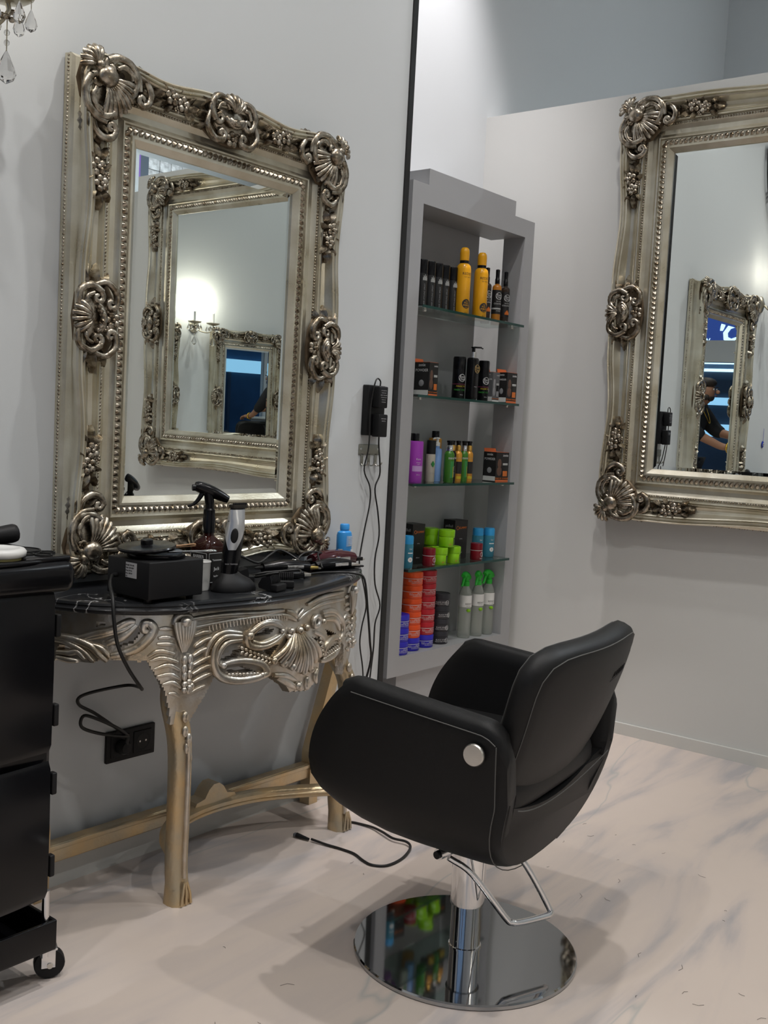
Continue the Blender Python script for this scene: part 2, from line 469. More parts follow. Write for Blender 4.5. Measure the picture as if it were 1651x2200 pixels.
# ------------------------------------------------------------------ downlights
M_LENS = mat('downlight_lens', (0.9, 0.9, 0.88), 0.3, emit=(1.0, 0.93, 0.84), estr=12)
ring_me = MB().lathe([(0.048, 0.0), (0.058, -0.006), (0.058, -0.002), (0.058, 0.0)], 20).mesh('ring', M_WHITE)
lens_me = MB().lathe([(0.001, -0.0015), (0.046, -0.0015), (0.046, 0.0)], 20).mesh('lens', M_LENS)
for i, (lx, ly, w, where) in enumerate(DOWNLIGHTS):
    d = thing('downlight', 'round white recessed ceiling spotlight ' + where, 'ceiling light', (lx, ly, CEIL), 0, 'ceiling spotlights')
    link('ring', ring_me, d); link('lens', lens_me, d)
    ld = bpy.data.lights.new('downlight_beam', 'SPOT')
    ld.energy = w * LAMP; ld.spot_size = R(128); ld.spot_blend = 0.9; ld.shadow_soft_size = 0.045
    ld.color = (1.0, 0.975, 0.945) if lx < 4 else (0.86, 0.94, 1.0)
    lo = bpy.data.objects.new('downlight_beam', ld); col.objects.link(lo); lo.parent = d; lo.location = (0, 0, -0.02)
# wall washer over the recess
d = thing('wall_washer', 'slim ceiling washer lamp above the shelf recess', 'ceiling light', (3.15, -0.12, CEIL))
MB().box((0, 0, -0.03), (0.5, 0.06, 0.06), 0.01).build('housing', M_WHITE, d)
MB().box((0, 0.02, -0.061), (0.46, 0.02, 0.002)).build('lens', M_LENS, d, False)
ld = bpy.data.lights.new('washer_beam', 'SPOT'); ld.energy = 300 * LAMP; ld.spot_size = R(58); ld.spot_blend = 0.8; ld.shadow_soft_size = 0.06; ld.color = (1.0, 0.94, 0.95)
lo = bpy.data.objects.new('washer_beam', ld); col.objects.link(lo); lo.parent = d; lo.location = (0, 0.02, -0.07); lo.rotation_euler = (R(14), 0, 0)

# ------------------------------------------------------------------ carved ornament pieces (relief: x right, z up, y = -height towards the viewer)
def relief(path, h):
    return [(p[0], -(p[2] if len(p) > 2 else h), p[1]) for p in path]

def scroll_path(c, r0, turns, a0, sgn=1, n=22, tail=None):
    """a C-scroll: a spiral that winds into c, with an optional tail of points before it"""
    pts = []
    if tail: pts += list(tail)
    for k in range(n + 1):
        t = k / n
        a = a0 + sgn * turns * 2 * PI * t
        r_ = r0 * (1 - 0.82 * t)
        pts.append((c[0] + r_ * math.cos(a), c[1] + r_ * math.sin(a)))
    return pts

def m_scroll(path, r, h, m, taper=0.55, n=6):
    P = spline(relief(path, h), 3)
    return MB().tube(P, lambda t: r * (1 - taper * t) * (0.55 + 0.45 * min(1, t * 6)), n, True).mesh('scroll', m, True, 80)

def leaf_into(mb, a, b, w, h, lobes=4):
    """a serrated leaf from a to b (2d), width w, proud by h"""
    a = Vector(a); b = Vector(b); d = b - a; L = d.length; d.normalize(); nn = Vector((-d.y, d.x))
    rows = []
    K = lobes * 2
    for k in range(K + 1):
        t = k / K
        ww = w * math.sin(PI * min(1, t * 0.86 + 0.10)) * (1.0 if k % 2 else 0.66)
        if k == K: ww = 0.0005
        c = a + d * (L * t)
        rise = h * (0.5 + 0.8 * math.sin(PI * t))
        rows.append([(c.x - nn.x * ww, -h * 0.25, c.y - nn.y * ww), (c.x - nn.x * ww * .5, -rise * .75, c.y - nn.y * ww * .5), (c.x, -rise * 1.25, c.y),
                     (c.x + nn.x * ww * .5, -rise * .75, c.y + nn.y * ww * .5), (c.x + nn.x * ww, -h * 0.25, c.y + nn.y * ww)])
    mb.loft(rows, False)
    return mb

def flower_into(mb, c, r, h):
    for k in range(5):
        a = 2 * PI * k / 5 + .3
        mb.ball((c[0] + .62 * r * math.cos(a), -h, c[1] + .62 * r * math.sin(a)), (r * .44, r * .26, r * .44), 8, 5)
    mb.ball((c[0], -h - r * .22, c[1]), (r * .26, r * .22, r * .26), 8, 5)
    return mb

def fan_into(mb, c, r, a0, a1, n, h, w=None):
    """a scallop shell: n ribs that spread from c"""
    for k in range(n):
        a = a0 + (a1 - a0) * (k + .5) / n
        w_ = w or r * abs(a1 - a0) / n * .5
        P = [(c[0] + q * r * math.cos(a), -h * (0.55 + 0.9 * math.sin(PI * min(1, q * .8 + .12))), c[1] + q * r * math.sin(a)) for q in (0.15, .4, .65, .85, 1.0)]
        mb.tube(P, lambda t: w_ * (0.35 + 0.75 * t) * (1 if t < .95 else .7), 6, True)
    return mb

def make_corner(m, md):
    """ornament of the upper left corner; +x runs along the top, -z down the side, origin at the corner of the moulding"""
    out = []
    base = MB()
    fan_into(base, (0.026, -0.026), 0.074, R(-98), R(8), 9, 0.024, 0.0075)     # inward shell
    fan_into(base, (0.006, -0.006), 0.036, R(70), R(200), 6, 0.024, 0.0075)    # small outer shell
    base.ball((0.030, -0.010, -0.030), (0.056, 0.012, 0.056), 12, 6)
    out.append(('corner_ornament', base.mesh('corner_ornament', m, True, 80)))
    gr = MB().ball((0.036, -0.001, -0.036), (0.066, 0.008, 0.066), 16, 6)
    gr.ball((0.090, 0.001, -0.030), (0.066, 0.007, 0.022), 12, 5)
    gr.ball((0.030, 0.001, -0.090), (0.022, 0.007, 0.066), 12, 5)
    out.append(('stained_ground', gr.mesh('stained_ground', md, True, 80)))
    out.append(('boss', MB().ball((0.026, -0.032, -0.024), (0.024, 0.018, 0.021), 14, 8).mesh('boss', m, True, 80)))
    out.append(('boss', MB().ball((0.008, -0.030, -0.008), (0.012, 0.012, 0.012), 10, 6).mesh('boss', m, True, 80)))
    for f in (1, -1):
        def q(pts): return pts if f == 1 else [(-b, -a) for a, b in pts]
        out.append(('scroll', m_scroll(q([(0.030, -0.110), (0.002, -0.104), (-0.016, -0.082), (-0.020, -0.052), (-0.010, -0.030)] + scroll_path((0.004, -0.036), 0.015, 1.0, R(150), -1, 9)), 0.0100, 0.024, m, 0.4)))
        out.append(('scroll', m_scroll(q([(0.020, -0.098), (0.004, -0.088), (-0.004, -0.066), (0.002, -0.050)]), 0.0070, 0.028, m, 0.3)))
        out.append(('scroll', m_scroll(q([(0.040, 0.006), (0.058, 0.020), (0.082, 0.018), (0.098, -0.002), (0.098, -0.030), (0.088, -0.046)] + scroll_path((0.080, -0.038), 0.012, 1.0, R(-60), -1, 8)), 0.0092, 0.024, m, 0.4)))
        out.append(('scroll', m_scroll(q([(0.050, -0.004), (0.066, 0.006), (0.082, 0.000), (0.088, -0.016)]), 0.0066, 0.028, m, 0.3)))
        out.append(('scroll', m_scroll(q([(0.104, 0.002), (0.126, -0.006), (0.140, -0.026), (0.134, -0.048), (0.120, -0.056)] + scroll_path((0.118, -0.044), 0.011, .9, R(-90), -1, 7)), 0.0092, 0.020, m, 0.4)))
        lf = MB()
        for a, b, w in (((0.084, 0.014), (0.150, 0.010), .015), ((0.096, 0.000), (0.146, -0.012), .013), ((0.110, -0.018), (0.136, -0.040), .010), ((0.060, -0.052), (0.092, -0.066), .012)):
            pa, pb = q([a, b])
            leaf_into(lf, pa, pb, w, 0.018, 5)
        out.append(('leaf', lf.mesh('leaf', m, True, 80)))
    return out

def make_cartouche(m, md):
    """centre ornament of a side; x along the side, z outwards"""
    out = []
    base = MB().ball((0, -0.010, 0), (0.060, 0.014, 0.042), 14, 6)
    fan_into(base, (0, 0.010), 0.046, R(35), R(145), 6, 0.026, 0.0072)
    flower_into(base, (0.0, -0.044), 0.019, 0.020)
    flower_into(base, (-0.024, -0.036), 0.012, 0.018)
    flower_into(base, (0.024, -0.036), 0.012, 0.018)
    out.append(('centre_ornament', base.mesh('centre_ornament', m, True, 80)))
    gr = MB().ball((0, -0.003, -0.006), (0.098, 0.008, 0.056), 16, 6)
    out.append(('stained_ground', gr.mesh('stained_ground', md, True, 80)))
    for k, rr in enumerate((0.028, 0.019, 0.011)):
        P = [(rr * math.cos(a), 0.006 + rr * .75 * math.sin(a) - .004 * k) for a in [R(190 + 160 * i / 8) for i in range(9)]]
        out.append(('crescent', m_scroll(P, 0.0092, 0.028 + .004 * k, m, 0.25)))
    for s in (-1, 1):
        out.append(('scroll', m_scroll([(s * a, b) for a, b in [(0.012, 0.022), (0.030, 0.044), (0.056, 0.040), (0.068, 0.014), (0.056, -0.012)] + scroll_path((0.044, -0.002), 0.014, 1.0, R(-30), -1, 8)], 0.0096, 0.023, m, 0.4)))
        out.append(('scroll', m_scroll([(s * a, b) for a, b in [(0.028, 0.028), (0.044, 0.026), (0.052, 0.010)]], 0.0062, 0.027, m, 0.3)))
        out.append(('scroll', m_scroll([(s * a, b) for a, b in [(0.070, 0.004), (0.078, -0.026), (0.056, -0.052), (0.030, -0.050)] + scroll_path((0.034, -0.038), 0.012, .9, R(240), -1, 7)], 0.0098, 0.021, m, 0.4)))
        lf = MB()
        leaf_into(lf, (s * 0.050, 0.018), (s * 0.112, 0.034), 0.017, 0.018, 5)
        leaf_into(lf, (s * 0.060, 0.000), (s * 0.116, -0.006), 0.014, 0.016, 5)
        leaf_into(lf, (s * 0.060, -0.020), (s * 0.100, -0.036), 0.012, 0.014, 4)
        out.append(('leaf', lf.mesh('leaf', m, True, 80)))
    return out

def make_spray(m, md):
    """garland of flowers and leaves, x from 0 to 0.14"""
    base = MB()
    flower_into(base, (0.048, 0.006), 0.021, 0.017)
    flower_into(base, (0.084, -0.004), 0.020, 0.017)
    flower_into(base, (0.066, -0.020), 0.010, 0.014)
    out = [('flower_spray', base.mesh('flower_spray', m, True, 80))]
    out.append(('stained_ground', MB().ball((0.066, 0.004, 0), (0.080, 0.007, 0.028), 14, 5).mesh('stained_ground', md, True, 80)))
    for a, b, w in (((0.034, 0.0), (-0.006, 0.014), .014), ((0.034, -0.006), (-0.002, -0.022), .013), ((0.036, 0.014), (0.014, 0.032), .010), ((0.050, -0.012), (0.034, -0.034), .010),
                    ((0.100, -0.002), (0.144, -0.006), .013), ((0.096, 0.008), (0.128, 0.024), .012), ((0.096, -0.014), (0.122, -0.032), .011), ((0.066, 0.016), (0.082, 0.034), .010)):
        out.append(('leaf', leaf_into(MB(), a, b, w, 0.016, 4).mesh('leaf', m, True, 80)))
    return out

ORN = {'corner': make_corner(M_PATINA, M_GROUND), 'cart': make_cartouche(M_PATINA, M_GROUND), 'spray': make_spray(M_PATINA, M_GROUND)}
def put_ornament(kind, parent, loc, roty=0.0, scale=(1, 1, 1)):
    parts = ORN[kind]
    root = link(parts[0][0], parts[0][1], parent, loc, (0, roty, 0), scale)
    for nm, me in parts[1:]:
        link(nm, me, root)
    return root

PROFILE = [(0.000, 0.036), (0.001, 0.042), (0.016, 0.054), (0.022, 0.054), (0.024, 0.049), (0.044, 0.049), (0.046, 0.056), (0.050, 0.057), (0.053, 0.052),
           (0.060, 0.047), (0.074, 0.047), (0.084, 0.053), (0.087, 0.056), (0.096, 0.056), (0.099, 0.066), (0.103, 0.067), (0.106, 0.062), (0.110, 0.066),
           (0.116, 0.058), (0.126, 0.054), (0.138, 0.058), (0.148, 0.070), (0.152, 0.080), (0.156, 0.083), (0.159, 0.079), (0.162, 0.084), (0.166, 0.084), (0.169, 0.080),
           (0.173, 0.084), (0.177, 0.080), (0.176, 0.066), (0.166, 0.052), (0.163, 0.040), (0.167, 0.028), (0.174, 0.022), (0.176, 0.000)]

def wave(s):
    """outer edge swings in between the corner and the centre ornaments"""
    a = abs(s)
    if a > .90: return -1.2 * min(1.0, (a - .90) / .07)
    if a < .16 or a > .78: return 0.0
    return -0.5 * (1 - math.cos(2 * PI * (a - .16) / .62))

def frame_mesh(gw, gh, k, amp):
    N = 44; mb = MB()
    for side in range(4):
        half = gw if side % 2 == 0 else gh
        rows = []
        for i in range(N + 1):
            s = -1 + 2 * i / N
            row = []
            for d, h in PROFILE:
                d_ = d * k
                off = amp * wave(s) * max(0, min(1, (d - .10) / .05)) * max(0, min(1, (h - .040) / .030))
                along = s * (half + d_)
                out_ = (gh if side % 2 == 0 else gw) + d_ + off
                if side == 0: x, z = along, out_
                elif side == 1: x, z = out_, -along
                elif side == 2: x, z = -along, -out_
                else: x, z = -out_, along
                row.append((x, -h * k, z))
            rows.append(row)
        mb.loft(rows, False)
    return mb

def bead_rows(gw, gh, k, d, h, step, r, kind):
    mb = MB()
    for side in range(4):
        half = (gw if side % 2 == 0 else gh) + d * k
        out_ = (gh if side % 2 == 0 else gw) + d * k
        n = max(4, int(2 * half / step)); 
        for i in range(n):
            a = -half + 2 * half * (i + .5) / n
            if side == 0: x, z, ang = a, out_, 0
            elif side == 1: x, z, ang = out_, -a, PI / 2
            elif side == 2: x, z, ang = -a, -out_, PI
            else: x, z, ang = -out_, a, -PI / 2
            mb.at((x, -h * k, z), (0, ang, 0))
            if kind == 'leaf':
                t = step * .46
                mb.add([(-t, 0, -r), (t * .2, 0, -r * .9), (t, 0, r * .1), (t * .2, 0, r), (-t, 0, r * .6), (-t * .1, -r * .9, 0), (t * .4, -r * .5, r * .4)],
                       [(0, 1, 5), (1, 2, 6), (1, 6, 5), (2, 3, 6), (3, 5, 6), (3, 4, 5), (4, 0, 5)])
            else:
                mb.ball((0, 0, 0), (step * .42, r, r), 6, 4)
    mb.M = Matrix.Identity(4)
    return mb

def glass_mesh(gw, gh, k):
    """bevelled mirror glass: flat plate with a shallow cut border"""
    b = 0.016; y0, y1 = -0.0380 * k, -0.0374 * k
    g = gw + .004; q = gh + .004
    vs_ = [(-g, y1, -q), (g, y1, -q), (g, y1, q), (-g, y1, q), (-g + b, y0, -q + b), (g - b, y0, -q + b), (g - b, y0, q - b), (-g + b, y0, q - b)]
    me = bpy.data.meshes.new('mirror_glass')
    me.from_pydata(vs_, [], [(4, 5, 6, 7), (0, 1, 5, 4), (1, 2, 6, 5), (2, 3, 7, 6), (3, 0, 4, 7)])
    me.materials.append(M_MIRROR)
    return me

def make_mirror(name, label, loc, rz, tilt, gw, gh, k=1.0, amp=0.013, group=None):
    root = thing(name, label, 'mirror', loc, rz, group)
    root.rotation_euler = (tilt, 0, rz)
    frame_mesh(gw, gh, k, amp).build('frame_moulding', M_SILVER, root, True, 30)
    F = 0.176 * k
    MB().box((0, -0.012 * k, 0), (2 * gw + 2 * F * .7, 0.024 * k, 2 * gh + 2 * F * .7)).build('backing_board', M_GROUND, root, False)
    link('mirror_glass', glass_mesh(gw, gh, k), root)
    o = bead_rows(gw, gh, k, 0.034, 0.050, 0.0165 * k, 0.0090 * k, 'leaf').build('leaf_border', M_PATINA, root, True, 60); o['kind'] = 'stuff'
    o = bead_rows(gw, gh, k, 0.0915, 0.057, 0.0085 * k, 0.0036 * k, 'bead').build('bead_border', M_PATINA, root, True, 80); o['kind'] = 'stuff'
    o = bead_rows(gw, gh, k, 0.174, 0.012, 0.0085 * k, 0.0040 * k, 'bead').build('rim_bead_border', M_PATINA, root, True, 80); o['kind'] = 'stuff'
    W, H = gw + F, gh + F
    y = -0.058 * k
    e = 0.024 * k
    for sx in (-1, 1):
        for sz in (-1, 1):
            put_ornament('corner', root, (sx * (W - e), y, sz * (H - e)), 0, (k * 1.15 * -sx, k, k * 1.15 * sz))
    q = 0.128 * k
    for s in (-1, 1):
        put_ornament('cart', root, (0, y, s * (H - .048 * k)), 0 if s > 0 else PI, (k * 1.1,) * 3)
        put_ornament('cart', root, (s * (W - .048 * k), y, 0), s * PI / 2, (k * 1.1,) * 3)
    ln = 0.165 * k
    for sx in (-1, 1):
        for sz in (-1, 1):
            put_ornament('spray', root, (sx * (W - ln - .035 * k), y - .005 * k, sz * (gh + q)), 0, (-sx * k, k, sz * k))
            put_ornament('spray', root, (sx * (gw + q), y - .005 * k, sz * (H - ln - .04 * k)), sz * PI / 2, (k, k, k * sx * sz))
    return root

make_mirror('ornate_mirror', 'ornate silver-leaf portrait mirror hanging above the black marble console table', (1.872, -0.001, 1.381), 0.0, R(0.3), 0.269, 0.420, 1.0)
make_mirror('ornate_mirror', 'large ornate silver-leaf mirror on the grey partition at the right edge', (3.79 + .0227 * 1.09 - .002, -1.49, 1.648), -PI / 2 + A_R, R(0.45), 1.041, 0.588, 1.13, 0.016)
make_mirror('ornate_mirror', 'small ornate mirror with a blue street view, deep inside the reflections', (1.66, -4.398, 1.26), PI, R(0), 0.235, 0.40, 0.8)
make_mirror('ornate_mirror', 'ornate mirror across the room, showing only as a strip in the reflection', (2.75, -4.398, 1.26), PI, R(0), 0.235, 0.40, 0.8)

# ------------------------------------------------------------------ console table
_ap = spline([(a, b, 0) for a, b in [(1.335, -.03), (1.355, -.13), (1.41, -.235), (1.505, -.315), (1.62, -.338), (1.78, -.36), (1.93, -.345), (2.06, -.312), (2.19, -.268), (2.30, -.205), (2.375, -.12), (2.41, -.03)]], 12)
_as = [0.0]
for i in range(1, len(_ap)): _as.append(_as[-1] + (_ap[i] - _ap[i - 1]).length)
def ap(s, z, h=0.0):
    """point of the apron surface at arc length s, height z, standing proud by h"""
    s = max(0.0, min(_as[-1] - 1e-6, s))
    i = 0
    lo, hi = 0, len(_as) - 1
    while hi - lo > 1:
        mid = (lo + hi) // 2
        if _as[mid] <= s: lo = mid
        else: hi = mid
    t = (s - _as[lo]) / (_as[lo + 1] - _as[lo])
    p = _ap[lo].lerp(_ap[lo + 1], t)
    a = _ap[max(lo - 2, 0)]; b = _ap[min(lo + 3, len(_ap) - 1)]
    tt = (b - a).normalized()
    n = Vector((tt.y, -tt.x, 0))
    return Vector((p.x + n.x * h, p.y + n.y * h, z))

def inside(poly, x, y):
    c = False; j = len(poly) - 1
    for i in range(len(poly)):
        xi, yi = poly[i]; xj, yj = poly[j]
        if (yi > y) != (yj > y) and x < (xj - xi) * (y - yi) / (yj - yi) + xi: c = not c
        j = i
    return c

OUT = [(0.0, 0.716), (0.0, 0.60), (0.06, 0.600), (0.116, 0.6042), (0.1498, 0.605), (0.1867, 0.6069), (0.2055, 0.6083), (0.2168, 0.6148), (0.2306, 0.6109), (0.2484, 0.6163), (0.2773, 0.6159), (0.3041, 0.6114), (0.3174, 0.6159), (0.3365, 0.5828), (0.3587, 0.5463), (0.372, 0.50), (0.380, 0.46), (0.430, 0.46), (0.448, 0.49), (0.4648, 0.5154), (0.486, 0.5559), (0.4791, 0.5729), (0.5031, 0.5538), (0.548, 0.5401), (0.6088, 0.5389), (0.6583, 0.5411), (0.7229, 0.5025), (0.7439, 0.4824), (0.8376, 0.4664), (0.8745, 0.4829), (0.8829, 0.53), (0.9606, 0.5245), (1.0046, 0.5446), (1.0237, 0.5633), (1.040, 0.55), (1.060, 0.50), (1.072, 0.46), (1.122, 0.46), (1.140, 0.52), (1.165, 0.58), (1.20, 0.60), (1.386, 0.60), (1.386, 0.716)]
HOLES = [[(0.5919, 0.6563), (0.6388, 0.6608), (0.6675, 0.653), (0.6477, 0.6443), (0.5995, 0.643)], [(0.5067, 0.6103), (0.5377, 0.6207), (0.5636, 0.6193), (0.5484, 0.5977), (0.5169, 0.593), (0.498, 0.5978)], [(0.6193, 0.6087), (0.6829, 0.6154), (0.6512, 0.5875)], [(0.5208, 0.5762), (0.5625, 0.5768), (0.6078, 0.5572), (0.5666, 0.5612), (0.5245, 0.5649)], [(0.9077, 0.6173), (0.9825, 0.5927), (0.9455, 0.5926), (0.92, 0.6)], [(0.9082, 0.5498), (0.9703, 0.5681), (0.9644, 0.5551), (0.919, 0.5463)], [(0.8235, 0.6129), (0.8622, 0.6005), (0.848, 0.5819)], [(0.2027, 0.7003), (0.2278, 0.6995), (0.2258, 0.6925), (0.2077, 0.688)], [(0.2362, 0.6469), (0.2537, 0.6592), (0.2863, 0.6807), (0.3058, 0.697), (0.3041, 0.6786), (0.2872, 0.653), (0.2631, 0.6456)], [(0.1176, 0.637), (0.1434, 0.6444), (0.169, 0.6308), (0.1363, 0.6251), (0.1179, 0.6277)]]
TUBES = [(9, [(0.5589, 0.6486), (0.5141, 0.6529), (0.4871, 0.6339), (0.4808, 0.6023), (0.4898, 0.5744), (0.5093, 0.5558), (0.5478, 0.5443), (0.5945, 0.5423), (0.6266, 0.5461), (0.6416, 0.5522), (0.6212, 0.5749), (0.5785, 0.5887), (0.5391, 0.5919), (0.5109, 0.5882)]), (6, [(0.5593, 0.6404), (0.521, 0.6387), (0.5, 0.6219), (0.4933, 0.5983), (0.5049, 0.5835)]), (7, [(0.5585, 0.6569), (0.5136, 0.6638), (0.4831, 0.6531), (0.4658, 0.6307), (0.4606, 0.6099)]), (8, [(0.698, 0.6518), (0.6622, 0.6706), (0.623, 0.6723), (0.5884, 0.6566), (0.5755, 0.6469), (0.5798, 0.6272), (0.6116, 0.6166), (0.6573, 0.6205), (0.6989, 0.6402)]), (6, [(0.7022, 0.6569), (0.679, 0.6713), (0.6378, 0.6777), (0.6016, 0.6691), (0.5818, 0.6545)]), (6, [(0.5896, 0.6344), (0.6184, 0.6241), (0.6567, 0.629), (0.6943, 0.6409)]), (7, [(0.7086, 0.6946), (0.738, 0.6838), (0.7539, 0.6701)]), (6, [(0.691, 0.6868), (0.724, 0.6769), (0.7493, 0.6649)]), (7, [(0.7831, 0.6895), (0.7684, 0.6798), (0.7539, 0.6701)]), (6, [(0.817, 0.6821), (0.7843, 0.6747), (0.7595, 0.6635)]), (8, [(0.8817, 0.667), (0.9447, 0.6624), (1.0013, 0.6336), (1.0191, 0.5959), (1.0012, 0.5705)]), (7, [(0.8976, 0.6464), (0.9622, 0.6365), (0.993, 0.6035)]), (6, [(0.8896, 0.6567), (0.9533, 0.6503), (0.9988, 0.6214)]), (8, [(1.0004, 0.577), (0.9532, 0.5882), (0.9054, 0.5748), (0.9015, 0.548)]), (6, [(1.0029, 0.5576), (0.9739, 0.5377), (0.917, 0.5328), (0.8822, 0.5363)]), (6, [(0.8345, 0.623), (0.8746, 0.6075), (0.89, 0.5897), (0.8721, 0.5685)]), (7, [(0.4163, 0.7019), (0.5179, 0.7039), (0.6178, 0.6993), (0.6993, 0.6972)]), (5, [(0.4295, 0.6822), (0.5344, 0.689), (0.637, 0.6903), (0.7046, 0.6866)]), (6, [(1.0264, 0.7026), (0.8905, 0.7081), (0.804, 0.6986)]), (5, [(1.0294, 0.6832), (0.8928, 0.6896), (0.817, 0.6821)]), (6, [(0.5217, 0.557), (0.5576, 0.5444), (0.6155, 0.5477)]), (7, [(0.6666, 0.5397), (0.7162, 0.5283), (0.7619, 0.5083)]), (8, [(0.6799, 0.5318), (0.7272, 0.5089), (0.7688, 0.4863)]), (7, [(0.8158, 0.5069), (0.8175, 0.4886), (0.8249, 0.4721)]), (7, [(0.8706, 0.5202), (0.8594, 0.5012), (0.8748, 0.4798)]), (6, [(0.7885, 0.5003), (0.7844, 0.4862), (0.796, 0.4765)]), (8, [(0.02, 0.655), (0.1156, 0.6576), (0.1608, 0.6554), (0.1974, 0.6447), (0.2188, 0.6253), (0.2351, 0.6123)]), (6, [(0.02, 0.648), (0.1171, 0.6508), (0.1485, 0.645), (0.1811, 0.6319), (0.2054, 0.6106)]), (6, [(0.1949, 0.6491), (0.2229, 0.6394), (0.2415, 0.6218)]), (8, [(0.1681, 0.6584), (0.2081, 0.6731), (0.2419, 0.6817), (0.2746, 0.7012), (0.2923, 0.7015)]), (6, [(0.1898, 0.6603), (0.231, 0.6721), (0.2663, 0.6826), (0.2902, 0.6969)]), (8, [(0.2316, 0.6514), (0.2668, 0.6688), (0.2948, 0.6947)]), (10, [(0.2437, 0.6242), (0.2724, 0.632), (0.2986, 0.6438), (0.318, 0.6623), (0.3308, 0.683), (0.3236, 0.697), (0.3102, 0.697), (0.3095, 0.6832), (0.3197, 0.6785)]), (6, [(0.118, 0.6231), (0.1492, 0.6242), (0.169, 0.6285), (0.1865, 0.6138)]), (6, [(0.1184, 0.6115), (0.1471, 0.6089), (0.1721, 0.6079)])]
KNEE = [(8, [(-.025, 0.6927), (-.0181, 0.7086), (-.0026, 0.712), (.0165, 0.708), (.0255, 0.693)]), (5, [(-.0224, 0.6269), (-.0562, 0.6361), (-.08, 0.6229)]), (5, [(-.014, 0.6073), (-.0487, 0.6194), (-.075, 0.6135)]), (5, [(-.008, 0.5877), (-.0362, 0.6023), (-.0662, 0.5946)]), (5, [(-.0071, 0.5663), (-.0305, 0.5806), (-.0587, 0.5779)]), (5, [(-.0036, 0.5469), (-.0249, 0.5613), (-.0465, 0.5584)]), (5, [(-.0238, 0.6622), (-.0434, 0.6658), (-.0595, 0.6642)]), (5, [(-.0271, 0.6835), (-.0441, 0.6857), (-.0579, 0.685)]), (5, [(-.022, 0.648), (-.0404, 0.6505), (-.0613, 0.6515)]), (5, [(.0261, 0.6169), (.0535, 0.6281), (.075, 0.6306)]), (5, [(.0271, 0.5953), (.0573, 0.6061), (.078, 0.6109)]), (5, [(.0253, 0.5741), (.0581, 0.5867), (.08, 0.5887)]), (5, [(.0261, 0.5548), (.0563, 0.5653), (.0783, 0.5699)]), (5, [(.0308, 0.6378), (.0553, 0.6495), (.0772, 0.6546)]), (5, [(.0296, 0.6641), (.0544, 0.6687), (.0765, 0.6679)]), (4, [(.020, 0.530), (.045, 0.538), (.062, 0.542)]), (4, [(-.006, .525), (-.02, .535), (-.034, .535)])]
BALLS = [(11, (0.66, 0.5777)), (12, (0.6975, 0.5646)), (12, (0.7362, 0.5494)), (10, (0.7917, 0.5263)), (11, (0.8258, 0.5259)), (9, (0.8421, 0.5468)), (11, (0.7242, 0.6424)), (12, (0.7615, 0.6385)), (11, (0.7926, 0.6413)), (13, (0.5804, 0.6492)), (9, (0.5079, 0.5858)), (9, (0.6228, 0.548)), (9, (0.8842, 0.6439)), (9, (0.9843, 0.5782)), (13, (0.7708, 0.4933)), (9, (0.7134, 0.6296)), (8, (0.6894, 0.6473))]
FAN = [((0.7272, 0.6348), (0.6619, 0.5802)), ((0.7346, 0.6337), (0.6862, 0.5679)), ((0.742, 0.6326), (0.7141, 0.5576)), ((0.7495, 0.6315), (0.7412, 0.5486)), ((0.7571, 0.6304), (0.7649, 0.5341)), ((0.7633, 0.6295), (0.7914, 0.5293)), ((0.77, 0.6285), (0.8193, 0.5316)), ((0.7778, 0.6273), (0.8421, 0.5468)), ((0.7831, 0.6265), (0.8666, 0.5574))]

tbl = thing('console_table', 'carved silver and gold console table with a curved black marble top', 'table', (0, 0, 0))
ZT, ZB = 0.748, 0.722
# marble top with a moulded edge
edge = spline([(a, b, 0) for a, b in [(1.30, -0.004), (1.308, -.11), (1.345, -.21), (1.40, -.283), (1.50, -.352), (1.62, -.376), (1.745, -.394), (1.88, -.388), (2.01, -.356), (2.12, -.322), (2.22, -.286), (2.325, -.222), (2.41, -.135), (2.452, -.06), (2.455, -.004)]], 6)
cen = Vector((1.88, -0.08, 0))
def ring_at(inset, z):
    out = []
    for i, p in enumerate(edge):
        a = edge[max(i - 1, 0)]; b = edge[min(i + 1, len(edge) - 1)]
        t = (b - a).normalized(); n = Vector((-t.y, t.x, 0))
        q = p + n * inset
        out.append((q.x, min(q.y, -0.003), z))
    return out
mb = MB()
prof = [(0.020, ZB), (0.008, ZB), (0.004, ZB + .004), (0.002, ZB + .009), (0.005, ZB + .013), (0.006, ZB + .016), (0.004, ZB + .019), (0.006, ZB + .024), (0.012, ZT), (0.020, ZT)]
mb.loft([ring_at(a, z) for a, z in prof], True, True, True)
mb.build('marble_top', M_MARBLE, tbl, True, 35)
